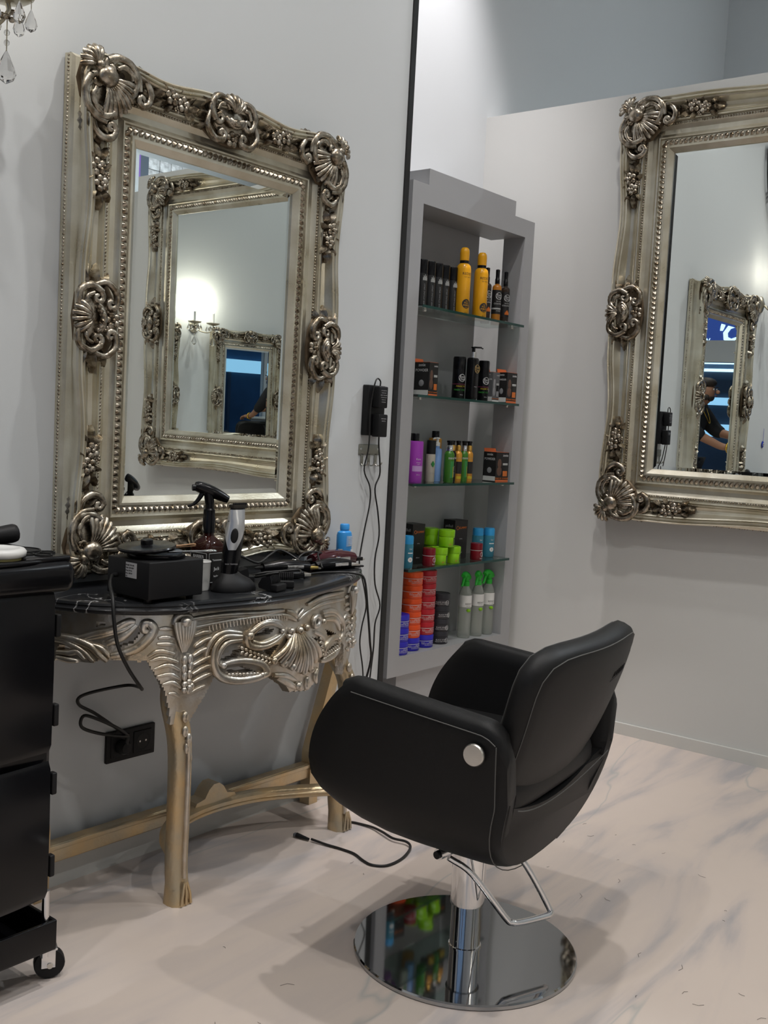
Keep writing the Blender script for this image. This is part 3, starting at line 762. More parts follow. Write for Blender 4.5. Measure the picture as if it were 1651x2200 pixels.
# pierced apron: a plate cut out cell by cell, then relief carving on it
def apron_plate(s0, s1):
    mb = MB(); ds, dz = 0.0042, 0.0042
    ns = int((s1 - s0) / ds); nz = int((0.716 - 0.455) / dz)
    keep = set()
    for i in range(ns):
        for j in range(nz):
            s = s0 + (i + .5) * ds; z = 0.455 + (j + .5) * dz
            if inside(OUT, s, z) and not any(inside(h, s, z) for h in HOLES): keep.add((i, j))
    idx = {}; V = []; F = []
    def vid(i, j, k):
        key = (i, j, k)
        if key not in idx:
            s = s0 + i * ds; z = 0.455 + j * dz
            bulge = 0.010 * math.sin(PI * max(0, min(1, (z - .46) / .26)))
            idx[key] = len(V); V.append(ap(s, z, (bulge if k == 0 else -0.020)))
        return idx[key]
    for (i, j) in keep:
        F.append((vid(i, j, 0), vid(i + 1, j, 0), vid(i + 1, j + 1, 0), vid(i, j + 1, 0)))
        F.append((vid(i, j, 1), vid(i, j + 1, 1), vid(i + 1, j + 1, 1), vid(i + 1, j, 1)))
        for di, dj, a, b in ((-1, 0, (i, j), (i, j + 1)), (1, 0, (i + 1, j), (i + 1, j + 1)), (0, -1, (i, j), (i + 1, j)), (0, 1, (i, j + 1), (i + 1, j + 1))):
            if (i + di, j + dj) not in keep:
                F.append((vid(*a, 0), vid(*b, 0), vid(*b, 1), vid(*a, 1)))
    return mb.add(V, F)
apron_plate(0.0, 1.386).build('apron', M_TSILVER, tbl, True, 50)
def bul(z): return 0.010 * math.sin(PI * max(0, min(1, (z - .46) / .26)))
for r_, pts in TUBES:
    P = spline([(s, z, 0) for s, z in pts], 5)
    MB().tube([ap(p.x, p.y, bul(p.y) + .002) for p in P], lambda t, r_=r_: r_ * .001 * (0.5 + 0.75 * math.sin(PI * (0.12 + .8 * t))), 7).build('carved_scroll', M_TSILVER, tbl, True, 80)
for r_, (s, z) in BALLS:
    p = ap(s, z, bul(z) + .006)
    MB().ball(p, r_ * .00088, 10, 7).build('carved_bead', M_TSILVER, tbl)
for (a, b) in FAN:
    P = [ap(a[0] + (b[0] - a[0]) * t, a[1] + (b[1] - a[1]) * t, bul(a[1]) + .004 + .012 * math.sin(PI * t)) for t in [i / 8 for i in range(9)]]
    MB().tube(P, lambda t: 0.0055 + .0045 * t, 7).build('shell_rib', M_TSILVER, tbl, True, 80)
mb = MB()
for k in range(14):
    a = 2 * PI * k / 14
mb.tube([ap(0.8443 + .017 * math.cos(2 * PI * k / 16), 0.6499 + .0135 * math.sin(2 * PI * k / 16), .012) for k in range(16)], 0.0075, 7, closed=True).build('carved_ring', M_TSILVER, tbl, True, 80)
mb = MB()   # garlands of small leaves
for (a, b, n) in (((0.5538, 0.619), (0.652, 0.5761), 8), ((0.5217, 0.556), (0.6155, 0.547), 9), ((0.90, 0.545), (1.0, 0.556), 8), ((0.868, 0.60), (0.90, 0.54), 5)):
    for k in range(n):
        t = (k + .5) / n; s = a[0] + (b[0] - a[0]) * t; z = a[1] + (b[1] - a[1]) * t
        for sg in (-1, 1):
            p = ap(s, z + sg * .005, .013)
            mb.at(p, (0.3, sg * .6, 0)).ball((0, 0, 0), (.0075, .005, .0045), 6, 4)
mb.M = Matrix.Identity(4)
mb.build('leaf_garland', M_TSILVER, tbl, True, 80)['kind'] = 'stuff'
mb = MB()   # carved feather strokes above the bow
for k in range(26):
    s = 0.47 + k * .0095; z0 = 0.668 + .010 * math.sin(PI * (s - .45) / .28)
    mb.tube([ap(s, z0, .0115), ap(s - .003, z0 + .013, .0115)], .0014, 4)
mb.build('feather_strokes', M_TSILVER, tbl, True, 80)['kind'] = 'stuff'

def cabriole(s0, path):
    """leg with its carved knee, one thing under the table"""
    lp = spline(path, 6); L = len(lp)
    leg = MB(); rings = []
    for i, p in enumerate(lp):
        t = i / (L - 1)
        z = p.z
        w = 0.026 + 0.004 * max(0, (z - .36) / .2) + 0.006 * max(0, 1 - z / .05)
        d = 0.025 + 0.002 * max(0, (z - .36) / .2) + 0.006 * max(0, 1 - z / .05)
        ring = []
        for k in range(12):
            a = 2 * PI * k / 12
            c, s_ = math.cos(a), math.sin(a)
            sq = (abs(c) ** 3 + abs(s_) ** 3) ** (-1 / 3)
            ring.append((p.x + w * c * sq, p.y + d * s_ * sq, z))
        rings.append(ring)
    leg.loft(rings, True, True, True)
    o = leg.build('leg', M_TGOLD, tbl, True, 50)
    # silver face strip and hoof notches
    st = MB()
    st.tube([(p.x, p.y - 0.0262, p.z) for p in lp if .05 < p.z < .44], lambda t: .012 - .004 * t, 8, flat=.5, up=(1, 0, 0))
    st.build('leg_ridge', M_TSILVER, o, True, 80)
    hf = MB()
    f = lp[-1]
    for dx in (-.011, 0, .011):
        hf.tube([(f.x + dx * .4, f.y - .028, .055), (f.x + dx, f.y - .0315, .03), (f.x + dx * 1.3, f.y - .032, .004)], .0035, 6)
    hf.build('hoof_carving', M_TGOLD, o, True, 80)
    # carved knee
    for r_, pts in KNEE:
        P = spline([(s0 + s, z, 0) for s, z in pts], 5)
        MB().tube([ap(p.x, p.y, bul(p.y) + .002) for p in P], lambda t, r_=r_: r_ * .001 * (0.45 + 0.7 * math.sin(PI * (0.12 + .8 * t))), 7).build('knee_feather', M_TSILVER, o, True, 80)
    sh = MB()
    for k in range(7):
        u = (k - 3) / 3
        P = [ap(s0 + u * .024 * (1 - .85 * t ** 1.6), 0.700 - .070 * t, .012 + .008 * math.sin(PI * (.15 + .8 * t)) * (1 - .3 * abs(u))) for t in [i / 6 for i in range(7)]]
        sh.tube(P, lambda t: .0055 * (1 - .5 * t), 6)
    sh.ball(ap(s0, .700, .018), (.014, .012, .012), 10, 6)
    sh.build('knee_shell', M_TSILVER, o, True, 80)
    fl = MB()
    c = ap(s0 + .010, .548, .010)
    for k in range(5):
        a = 2 * PI * k / 5
        fl.ball((c.x + .011 * math.cos(a), c.y - .006, c.z + .011 * math.sin(a)), (.008, .006, .008), 8, 5)
    fl.ball((c.x, c.y - .012, c.z), .006, 8, 5)
    fl.build('carved_flower', M_TSILVER, o, True, 80)
    for (ds, z) in ((.002, .61), (.016, .612), (.002, .59), (.018, .595), (.003, .572), (.016, .575)):
        MB().ball(ap(s0 + ds, z, .014), (.007, .006, .012), 8, 5).build('carved_bud', M_TSILVER, o, True, 80)
    for k in range(5):
        i = min(range(L), key=lambda q: abs(lp[q].z - (.47 - k * .026)))
        p = lp[i]; MB().ball((p.x + .004 * (-1) ** k, p.y - .030, p.z), (.010 - k * .0009, .006, .014), 8, 5).build('carved_bud', M_TSILVER, o, True, 80)
    return o
def knee_pts(s0): return [tuple(ap(s0, z, -.024)) for z in (.60, .545, .50)]
cabriole(0.400, knee_pts(.400) + [(1.578, -0.312, 0.40), (1.602, -0.288, 0.22), (1.612, -0.276, 0.10), (1.613, -0.284, 0.0)])
cabriole(1.098, knee_pts(1.098) + [(2.270, -0.232, 0.40), (2.235, -0.238, 0.20), (2.235, -0.240, 0.10), (2.243, -0.248, 0.0)])
for xs, xe in ((1.335, 1.385), (2.475, 2.33)):
    mb = MB()
    mb.tube([(xs, -.045, .70), (xs * .6 + xe * .4, -.045, .42), (xe, -.045, .16), (xe, -.045, 0.0)], .027, 4, up=(1, 1, 0)).build('back_leg', M_TGOLD, tbl, False)
# stretchers
mb = MB()
mb.box((1.86, -.040, .105), (1.06, .036, .046), .005).box((1.86, -.058, .120), (1.04, .006, .012), .002)
mb.build('wall_stretcher', M_TGOLD, tbl)
cur = spline([(1.612, -.270, .115), (1.66, -.19, .112), (1.74, -.115, .112), (1.87, -.085, .112), (2.02, -.105, .112), (2.15, -.17, .112), (2.236, -.238, .115)], 8)
mb = MB()
mb.tube(cur, .024, 8, flat=.75).tube([(p.x, p.y - .016, p.z + .004) for p in cur], .010, 6).tube([(p.x, p.y - .020, p.z - .008) for p in cur], .006, 6)
mb.build('curved_stretcher', M_TGOLD, tbl, True, 50)
mb = MB()
mb.at((1.895, -.075, .125)).prism([(-.075, 0), (.075, 0), (.068, .012), (.040, .018), (.026, .040), (.010, .052), (-.010, .052), (-.026, .040), (-.040, .018), (-.068, .012)], -.026, .02, 'y')
mb.build('finial', M_TGOLD, tbl, True, 30)

# ------------------------------------------------------------------ salon chair (local: faces +y, origin on the floor under the column)
def make_chair(label, loc, rz):
    ch = thing('salon_chair', label, 'chair', loc, rz)
    def outer(u):
        """u from -1 (top of one arm) through 0 (bottom) to 1 (top of the other arm): x, z factors"""
        a = abs(u); s = -1 if u < 0 else 1
        if a > .45:
            t = (a - .45) / .55
            return s * (0.300 + .016 * t), 0.455 + t
        t = a / .45
        ang = t * PI / 2
        return s * 0.300 * math.sin(ang) ** 0.78, 0.455 - 0.184 * max(0.0, math.cos(ang)) ** 0.86
    NU, NV = 44, 28
    def zt(v):                                             # the arm slopes down and rounds off towards the back (v = 1 front)
        z = 0.640 - 0.036 * (1 - v)
        if v < .14: z -= .055 * (1 - math.sqrt(max(0, 1 - ((.14 - v) / .14) ** 2)))
        if v > .94: z -= .014 * ((v - .94) / .06) ** 2
        return z
    def point(u, v, inset):
        x, z = outer(u)
        if z > 0.455: z = 0.455 + (z - 0.455) * (zt(v) - 0.455)
        # front edge leans, rear edge follows the back
        yf = 0.262 - 2.7 * max(0, z - .45) ** 2 - 8.0 * max(0, .45 - z) ** 2
        yr = -0.212 + max(0, (.46 - z)) * .20
        y = yr + (yf - yr) * v
        x = x * (1 - .05 * v)
        return Vector((x, y, z)), x, z
    mb = MB()
    T = 0.062
    O = []; I = []
    for j in range(NV + 1):
        v = j / NV
        ro = []; ri = []
        for i in range(NU + 1):
            u = -1 + 2 * i / NU
            p, x, z = point(u, v, 0)
            e = 0.012 * (math.exp(-v * 16) + math.exp(-(1 - v) * 16)) + .006 * max(0, (abs(u) - .95) / .05)
            e2 = 1e-3
            pa, _, _ = point(max(-1, u - e2), v, 0); pb, _, _ = point(min(1, u + e2), v, 0)
            t = pb - pa; n = Vector((-t.z, 0, t.x)); n.normalize()      # towards the inside
            ro.append(p + n * e); ri.append(p + n * (T - e))
        O.append(ro); I.append(ri)
    rings = []
    for j in range(NV + 1):
        def arc(a, b):
            c = (a + b) / 2; out = []
            for q in range(1, 6):
                th = PI * q / 6
                out.append(tuple(c + (a - c) * math.cos(th) + Vector((0, 0, .011)) * math.sin(th)))
            return out
        rings.append([tuple(q) for q in O[j]] + arc(O[j][-1], I[j][-1]) + [tuple(q) for q in reversed(I[j])] + arc(I[j][0], O[j][0]))
    mb.loft(rings, True, True, True)
    shell = mb.build('shell', M_LEATHER, ch, True, 70)
    # stitching along the arm tops and the rear edge
    for s in (-1, 1):
        st = MB()
        P = []
        for k in range(25):
            v = .05 + .86 * k / 24
            p, _, _ = point(s * .962, v, 0)
            P.append((p.x + s * .0008, p.y, p.z))
        for k in range(1, 22):
            p, _, _ = point(s * (.962 - .85 * k / 21), .915 - .0 - .86 + .0, 0)
        st.tube(P, .0011, 5)
        P = []
        for k in range(24):
            p, _, _ = point(s * (.962 - .9 * k / 23), .045, 0)
            e = .004
            P.append((p.x * 1.003, p.y, p.z - .0012 * (1 if k > 10 else 0)))
        st.tube(P, .0011, 5)
        st.build('stitching', M_STITCH, shell, True)
    # rear panel and seat inside the shell
    rings = []
    for v in (0.0, .01, .2, .5, .85):
        ring = []
        for i in range(25):
            u = -.47 + .94 * i / 24
            p, _, _ = point(u, max(v, 0.0), 0)
            k_ = .95 if v > 0 else .93
            ring.append((p.x * k_, p.y - (.001 if v == 0 else 0), .44 + (p.z - .44) * k_ + (.008 if abs(u) > .44 else 0)))
        for i in range(1, 12):
            u = .47 - .94 * i / 12
            x0 = u / .47 * .28
            p, _, _ = point(.3, max(v, 0), 0)
            ring.append((x0 * .93, p.y - (.001 if v == 0 else 0), .405 + .045 * (x0 / .28) ** 2))
        rings.append(ring)
    MB().loft(rings, True, True, True).build('seat_pan', M_LEATHER, ch, True, 60)
    MB().box((0, 0.03, 0.445), (0.475, 0.44, 0.085), .03).build('seat_cushion', M_LEATHER, ch)
    st = MB()
    st.tube([(u * .250, -0.216 + .020 * (1 - u * u), 0.402 + .045 * u * u) for u in [-1 + 2 * i / 14 for i in range(15)]], .0012, 5)
    st.build('stitching', M_STITCH, shell)
    # backrest: a padded shield that leans back
    mb = MB(); rings = []
    N = 40
    outl = []
    for k in range(N):
        a = 2 * PI * k / N
        c, s_ = math.cos(a), math.sin(a)
        ex = 5.0 if s_ > 0 else 5.0
        q = (abs(c) ** ex + abs(s_) ** ex) ** (-1 / ex)
        hw = 0.268 + .022 * s_
        outl.append((hw * c * q, 0.166 * s_ * q))
    TB = .029
    face = [(-TB * q, k_) for q, k_ in ((1.10, .01), (1.10, .25), (1.08, .5), (1.05, .7), (1.0, .85), (.88, .945), (.55, .99), (0, 1.0))]
    for d, k_ in face + [(-d, k_) for d, k_ in reversed(face[:-1])]:
        rings.append([(x * k_, z * k_, d) for x, z in outl])
    rr = []
    lean = R(19)
    for ring in rings:
        r2 = []
        for x, w, d in ring:
            bow = -.030 * (1 - (x / .27) ** 2) - .012 * (1 - (w / .18) ** 2)
            yy = d + bow
            # upright coordinate w along the leaning back
            r2.append((x, -0.128 - (w + .166) * math.sin(lean) + yy * math.cos(lean), 0.612 + w * math.cos(lean) + yy * math.sin(lean)))
        rr.append(r2)
    mb.loft(rr, True, True, True)
    bk = mb.build('backrest', M_LEATHER, ch, True, 75)
    st = MB(); st.tube([(x, y - .0, z) for x, y, z in rr[5]], .0012, 5, closed=True); st.build('stitching', M_STITCH, bk)
    st = MB(); st.tube([(x, y, z) for x, y, z in rr[9]], .0012, 5, closed=True); st.build('stitching', M_STITCH, bk)
    # embossed logo strokes on the back
    em = MB()
    def bp(x, w):
        yy = -TB * 1.09 - .030 * (1 - (x / .27) ** 2) - .012 * (1 - (w / .18) ** 2)
        return (x, -0.128 - (w + .166) * math.sin(lean) + yy * math.cos(lean), 0.612 + w * math.cos(lean) + yy * math.sin(lean))
    for k in range(6):
        x0 = .085 + .016 * k
        em.tube([bp(x0, .070), bp(x0 + .006, .084), bp(x0 + .011, .072)], .0009, 5)
    em.tube([bp(.075, .064), bp(.12, .066), bp(.185, .070)], .0009, 5)
    em.build('embossed_logo', M_BMATTE, bk)
    # steel buttons on both sides
    for s in (-1, 1):
        mbb = MB(); mbb.at((s * .3155, -0.150, 0.560), (0, s * PI / 2, 0)).lathe([(.0, 0.0), (.021, 0.0), (.022, .002), (.022, .006), (.020, .009), (.001, .0095)], 28)
        mbb.build('side_button', M_STEEL, ch, True, 35)
    # chrome column, base and lever
    MB().lathe([(.246, 0.0), (.251, .002), (.251, .009), (.248, .012), (.001, .0135)], 72).build('base_plate', M_CHROMED, ch, True, 30)
    MB().lathe([(.037, .013), (.037, .016), (.0345, .017), (.0345, .115), (.0345, .30)], 32).build('gas_column', M_CHROME, ch, True, 30)
    MB().lathe([(.0385, .112), (.0385, .262), (.0385, .263), (.036, .266), (.036, .33)], 32).build('column_sleeve', M_CHROME, ch, True, 30)
    MB().box((0, 0, .300), (.20, .20, .03), .008).build('mount_plate', M_BMATTE, ch)
    return ch
CH_LOC = (1.915, -0.915, 0.0)
ch = make_chair('black leatherette salon chair with a round chrome base, in front of the console table', CH_LOC, R(7))
# pump lever of the front chair (world points brought into the chair's frame)
inv = Matrix.LocRotScale(Vector(CH_LOC), Euler((0, 0, R(7))), None).inverted()
def cp(p): return inv @ Vector(p)
lev = MB()
pts = [(1.806, -0.932, 0.252), (1.845, -0.968, 0.215), (1.908, -1.018, 0.115), (1.922, -1.030, 0.101), (1.945, -1.042, 0.098), (2.000, -1.062, 0.098), (2.022, -1.068, 0.100), (2.026, -1.060, 0.112), (1.985, -1.022, 0.205), (1.955, -0.985, 0.262)]
sm = []
for i in range(len(pts) - 1):
    sm.append(pts[i])
lev.tube([cp(p) for p in spline(pts, 5)], .0072, 10)
lv = lev.build('pump_lever', M_CHROME, ch, True, 60)
tb = MB().tube([cp((1.782, -0.920, .262)), cp((1.87, -0.928, .266))], .0125, 12)
tb.build('lever_pivot', M_CHROME, ch, True, 50)
tb = MB().tube([cp((1.781, -0.9199, .2619)), cp((1.776, -0.9195, .2617))], .0085, 12)
tb.build('pivot_cap', M_BMATTE, ch, True, 50)

# ------------------------------------------------------------------ trolley
tr = thing('salon_trolley', 'black plastic salon trolley on castors at the left edge', 'trolley', (0.98, -0.215, 0))
hx, hy = 0.215, 0.18
mb = MB()
mb.box((0, 0, .50), (2 * hx - .015, 2 * hy - .02, .64), .016)
mb.build('body', M_BPLASTIC, tr)
for z0, z1 in ((.185, .475), (.485, .818)):
    mb = MB()
    rows = []
    for k in range(13):
        u = -1 + 2 * k / 12
        bow = .014 * (1 - u * u)
        rows.append([(u * (hx - .02), -hy + .004 - bow, z0 + .004), (u * (hx - .02), -hy - .004 - bow, z0 + .02), (u * (hx - .02), -hy - .006 - bow, (z0 + z1) / 2), (u * (hx - .02), -hy - .004 - bow, z1 - .02), (u * (hx - .02), -hy + .004 - bow, z1 - .004)])
    mb.loft(rows, False)
    mb.build('drawer_front', M_BPLASTIC, tr, True, 60)
for z in (.25, .42, .56, .74):
    MB().box((hx - .004, -hy + .012, z), (.012, .016, .045), .003).build('hinge', M_BMATTE, tr)
mb = MB()
mb.box((.003, -.004, .842), (2 * hx + .026, 2 * hy + .046, .064), .022)
mb.build('top_tray', M_BPLASTIC, tr)
mb = MB()
rim = [(math.cos(t) * 1.0, math.sin(t)) for t in [2 * PI * k / 40 for k in range(40)]]
def sq(t, a, b, ex=5):
    c, s_ = math.cos(t), math.sin(t); q = (abs(c) ** ex + abs(s_) ** ex) ** (-1 / ex); return (a * c * q, b * s_ * q)
mb.tube([(sq(2 * PI * k / 56, hx + .006, hy + .014)[0] + .003, sq(2 * PI * k / 56, hx + .006, hy + .014)[1] - .004, .873) for k in range(56)], .005, 6, closed=True)
mb.build('tray_rim', M_BPLASTIC, tr, True, 80)
# raised tool holder with wells on the right hand side
mb = MB()
mb.box((.172, -.070, .876), (.100, .250, .012), .005)
th = mb.build('tool_holder', M_BPLASTIC, tr)
for cx_, cy_, r_ in ((.176, -.085, .038), (.152, -.142, .016), (.176, -.170, .014), (.204, -.140, .012), (.175, -.005, .026)):
    mb = MB(); mb.lathe([(r_ + .003, .882), (r_ + .003, .8845), (r_, .8845), (r_, .8835)], 24, (cx_, cy_, 0), cap=False).lathe([(.0005, .8828), (r_, .8828)], 24, (cx_, cy_, 0), cap=False)
    mb.build('tool_well', mat('well_black', (.003, .003, .003), .6), th, True, 40)
for sx in (-1, 1):
    for sy in (-1, 1):
        MB().tube([(sx * (hx - .012), sy * (hy - .012), .06), (sx * (hx - .012), sy * (hy - .012), .20)], .0075, 10).build('post', M_CHROME, tr)
mb = MB()
mb.box((0, 0, .078), (2 * hx + .012, 2 * hy + .004, .006), .002)
mb.box((hx + .002, 0, .108), (.008, 2 * hy, .06), .002).box((-hx - .002, 0, .108), (.008, 2 * hy, .06), .002).box((0, -hy, .108), (2 * hx + .01, .008, .06), .002).box((0, hy, .108), (2 * hx + .01, .008, .06), .002)
mb.build('bottom_tray', M_BPLASTIC, tr)
for sx in (-1, 1):
    for sy in (-1, 1):
        c = (sx * (hx - .0) + (.015 if sx > 0 else -.0), sy * (hy - .035), .0)
        cm = MB(); cm.at((c[0], c[1], .031), (0, PI / 2, R(62))).lathe([(.012, -.012), (.0295, -.011), (.031, -.008), (.031, .008), (.0295, .011), (.012, .012)], 24)
        ca = cm.build('castor_wheel', M_BMATTE, tr, True, 40)
        fk = MB(); fk.at((c[0], c[1], 0), (0, 0, R(62))).box((0.0, -.0, .064), (.034, .030, .006), .002).box((.0155, .003, .048), (.003, .028, .044), .001).box((-.0155, .003, .048), (.003, .028, .044), .001)
        fk.build('castor_fork', M_CHROME, tr)
        fb = MB(); fb.at((c[0], c[1], .031), (0, PI / 2, R(62))).lathe([(.001, -.019), (.006, -.019), (.006, .019), (.001, .019)], 12)
        fb.build('axle_bolt', M_STEEL, tr)
# lid and comb lying on the trolley
lid = thing('jar_lid', 'white round jar lid lying on the black trolley', 'lid', (1.074, -0.350, 0.8800))
MB().lathe([(.050, .0), (.056, .004), (.057, .012), (.053, .017), (.044, .018), (.042, .016), (.001, .016)], 36).build('rim', M_WHITE, lid, True, 50)
MB().lathe([(.051, -.003), (.052, -.003), (.052, .002)], 36).build('gold_band', mat('gold_band', (.35, .30, .12), .4, .5), lid)
hd = thing('curling_tong', 'black handheld styling tool lying on the trolley tray', 'hair tool', (1.062, -0.240, 0.9005), R(-4))
mb = MB(); mb.tube(spline([(-.22, 0, -.005), (-.12, 0, .0), (-.03, 0, .004), (.04, 0, .003), (.10, 0, .008), (.118, 0, .010)], 4), lambda t: .020 - .004 * t + .003 * math.sin(9 * t), 12)
mb.build('handle', M_BMATTE, hd, True, 60)
mb = MB(); mb.tube([(.088, 0, .007), (.112, 0, .0095)], .0175, 14).build('ring', mat('grey_ring', (.12, .12, .12), .4), hd)
mb = MB(); mb.box((.03, -.016, .020), (.05, .008, .008), .003).build('switch', M_BPLASTIC, hd)

# ------------------------------------------------------------------ shelf unit in the recess
YF, YB = 0.100, 0.200
SX0, SX1, SZ0, SZ1 = 2.874, 3.682, 0.272, 2.014
IX0, IX1, IZ0, IZ1 = 2.939, 3.615, 0.342, 1.945
su = thing('wall_shelf', 'tall grey laminate display shelf with glass shelves in the recess', 'shelf', (0, 0, 0))
slab(SX0, IX0, YF, YB, SZ0, SZ1).build('side_jamb', M_GREY, su, False)
slab(IX1, SX1, YF, YB, SZ0, SZ1).build('side_jamb', M_GREY, su, False)
slab(IX0, IX1, YF, .262, IZ1, SZ1).build('top_board', M_GREY, su, False)
slab(IX0, IX1, YF, .262, SZ0, IZ0).build('bottom_board', M_GREY, su, False)
slab(2.965, 3.534, YF + .0005, .42, SZ1, 2.070).build('top_block', M_GREY, su, False)
slab(2.955, 3.534, .264, .42, 0.0, 2.0138).build('back_column', M_GREY, su, False)
slab(2.955, 3.534, YF + .02, .263, 0.0, SZ0 - .0005).build('foot_block', M_GREY, su, False)
GZ = {1: 1.598, 2: 1.285, 3: 0.969, 4: 0.661, 5: IZ0}
for k in (1, 2, 3, 4):
    z = GZ[k]
    g = slab(IX0 + .001, IX1 - .001, .082, .258, z - .009, z).build('glass_shelf', M_SGLASS, su, False)
    slab(IX0 + .001, IX1 - .001, .079, .0818, z - .009, z).build('glass_edge', M_GEDGE, g, False)
    for x in (IX0 + .07, IX1 - .02):
        for y in (.125,):
            MB().lathe([(.007, z - .016), (.008, z - .013), (.008, z - .0095)], 14, (x, y, 0)).build('shelf_pin', M_STEEL, su)
            MB().tube([(x + (.012 if x > 3.3 else -.065), y, z - .0145), (x, y, z - .0145)], .003, 8).build('pin_rod', M_STEEL, su) if x > 3.3 else None

FA = R(-112)     # the way the labels face
def prof_bottle(r, h, shoulder, neck, nh):
    return [(r * .90, 0), (r, .004), (r, h - shoulder), (r * .93, h - shoulder * .55), (r * .7, h - shoulder * .18), (neck, h), (neck, h + nh)]

def M(name, c, rough=.3, **k): return mat(name, c, rough, **k)
M_YEL = M('amber_yellow_lacquer', (.75, .36, .012), .22)
M_DKCAN = M('charcoal_can_lacquer', (.018, .019, .020), .3)
M_BROWN = M('dark_brown_bottle', (.035, .022, .016), .12)
M_AMBER = M('amber_band', (.50, .19, .02), .3)
M_ORL = M('flame_orange_print', (.60, .16, .03), .5)
M_VIO = M('purple_bottle_plastic', (.33, .045, .42), .35)
M_BEI = M('beige_bottle_plastic', (.42, .39, .33), .45)
M_LBL = M('pale_blue_bottle_plastic', (.19, .33, .62), .25)
M_GLD = M('gold_bottle', (.58, .27, .035), .25, metal=.2)
M_GRN = M('green_bottle_lacquer', (.045, .17, .02), .2)
M_LIME = M('lime_green_jar', (.20, .46, .008), .22)
M_LEAF = M('leaf_green_print', (.03, .22, .05), .5)
M_WINE = M('dark_red_jar', (.16, .006, .012), .25)
M_RED = M('red_jar', (.42, .012, .022), .35)
M_ORG = M('orange_jar', (.72, .075, .010), .35)
M_BLU = M('blue_jar', (.025, .02, .42), .35)
M_BLKJ = M('charcoal_jar', (.022, .022, .028), .4)
M_SKY = M('sky_blue_cap', (.03, .30, .62), .3)
M_AQUA = mat('aqua_gel_bottle', (.10, .42, .58), .15, trans=.55, ior=1.3)
M_CLEAR = mat('cloudy_clear_bottle', (.80, .84, .78), .25, trans=.75, ior=1.2)
M_TRIG = M('green_trigger_plastic', (.02, .40, .03), .3)
M_BOX = M('black_carton', (.014, .013, .013), .45)
M_BOXG = M('grey_carton_panel', (.13, .13, .135), .5)
M_BOXO = M('orange_carton_flap', (.68, .16, .05), .5)
M_PORT = M('portrait_print', (.12, .065, .045), .55)
M_GOLDP = M('gold_print', (.38, .26, .10), .4)
M_YELP = M('yellow_print', (.55, .40, .02), .5)
M_GRNP = M('green_print', (.04, .32, .04), .5)
M_LILAC = M('lilac_label', (.50, .30, .60), .5)
M_GREYP = M('grey_print', (.30, .30, .31), .5)
M_CREST = M('pale_crest_print', (.42, .43, .42), .5)

def ring_logo(parent, r, ang, z, rad, m, txt=('Red', 'One')):
    mb = MB()
    P = []
    for k in range(24):
        a = 2 * PI * k / 24
        t = ang + rad * math.cos(a) / r
        P.append(((r + .0005) * math.cos(t), (r + .0005) * math.sin(t), z + rad * math.sin(a)))
    mb.tube(P, rad * .07, 5, closed=True)
    mb.build('logo_ring', m, parent)
    text_on_cyl(txt[0], rad * .95, m, r, ang, z + rad * .30, parent)
    text_on_cyl(txt[1], rad * .95, m, r, ang, z - rad * .38, parent)

def band(parent, r, z0, z1, m, name='label', a0=None, a1=None, e=.0003):
    mb = MB()
    if a0 is None: mb.lathe([(r + e, z0), (r + e, z1)], 28, cap=False)
    else: mb.loft([[((r + e) * math.cos(a0 + (a1 - a0) * k / 12), (r + e) * math.sin(a0 + (a1 - a0) * k / 12), z) for k in range(13)] for z in (z0, z1)], False)
    return mb.build(name, m, parent, True, 60)

def T(name, label, cat, x, y, z, rz=0, group=None): return thing(name, label, cat, (x, y, z), rz, group)
G1 = 'products on the top glass shelf'; G2 = 'products on the second glass shelf'; G3 = 'products on the third glass shelf'; G4 = 'products on the lowest glass shelf'; G5 = 'products on the shelf bottom'
ORD = ['first', 'second', 'third', 'fourth', 'fifth', 'sixth']

# -- shelf 1
def can(label, x, y, z):
    o = T('hairspray_can', label, 'spray can', x, y, z, 0, G1)
    r, h = .0222, .175
    b = MB().lathe([(r * .94, 0), (r, .003), (r, h - .052)], 24).build('can_body', M_DKCAN, o, True, 40)
    MB().lathe([(r, h - .0515), (r, h - .006), (r * .93, h - .0015), (r * .5, h), (.001, h)], 24).build('cap', M_BPLASTIC, o, True, 40)
    cr = MB()
    for k in range(-3, 4):
        t = FA + .1 + k * .12; hh = .016 - abs(k) * .002 + (.005 if k in (-2, 0, 2) else 0)
        cr.tube([((r + .0005) * math.cos(t), (r + .0005) * math.sin(t), .098), ((r + .0005) * math.cos(t), (r + .0005) * math.sin(t), .098 + hh)], .0013, 5)
    cr.build('crest', M_CREST, b)
    text_on_cyl('HAIR STYLING SPRAY', .0082, M_GREYP, r, FA + .1, .048, b, vertical=True)
    text_on_cyl('400 ml', .006, M_PRINT, r, FA - .1, .010, b)
    return o
for k, x in enumerate((3.037, 3.085, 3.131, 3.175, 3.226)):
    can('black hair spray can with a grey crest, %s from the left in its row' % ORD[k], x + .002, .168, GZ[1] + .0005)
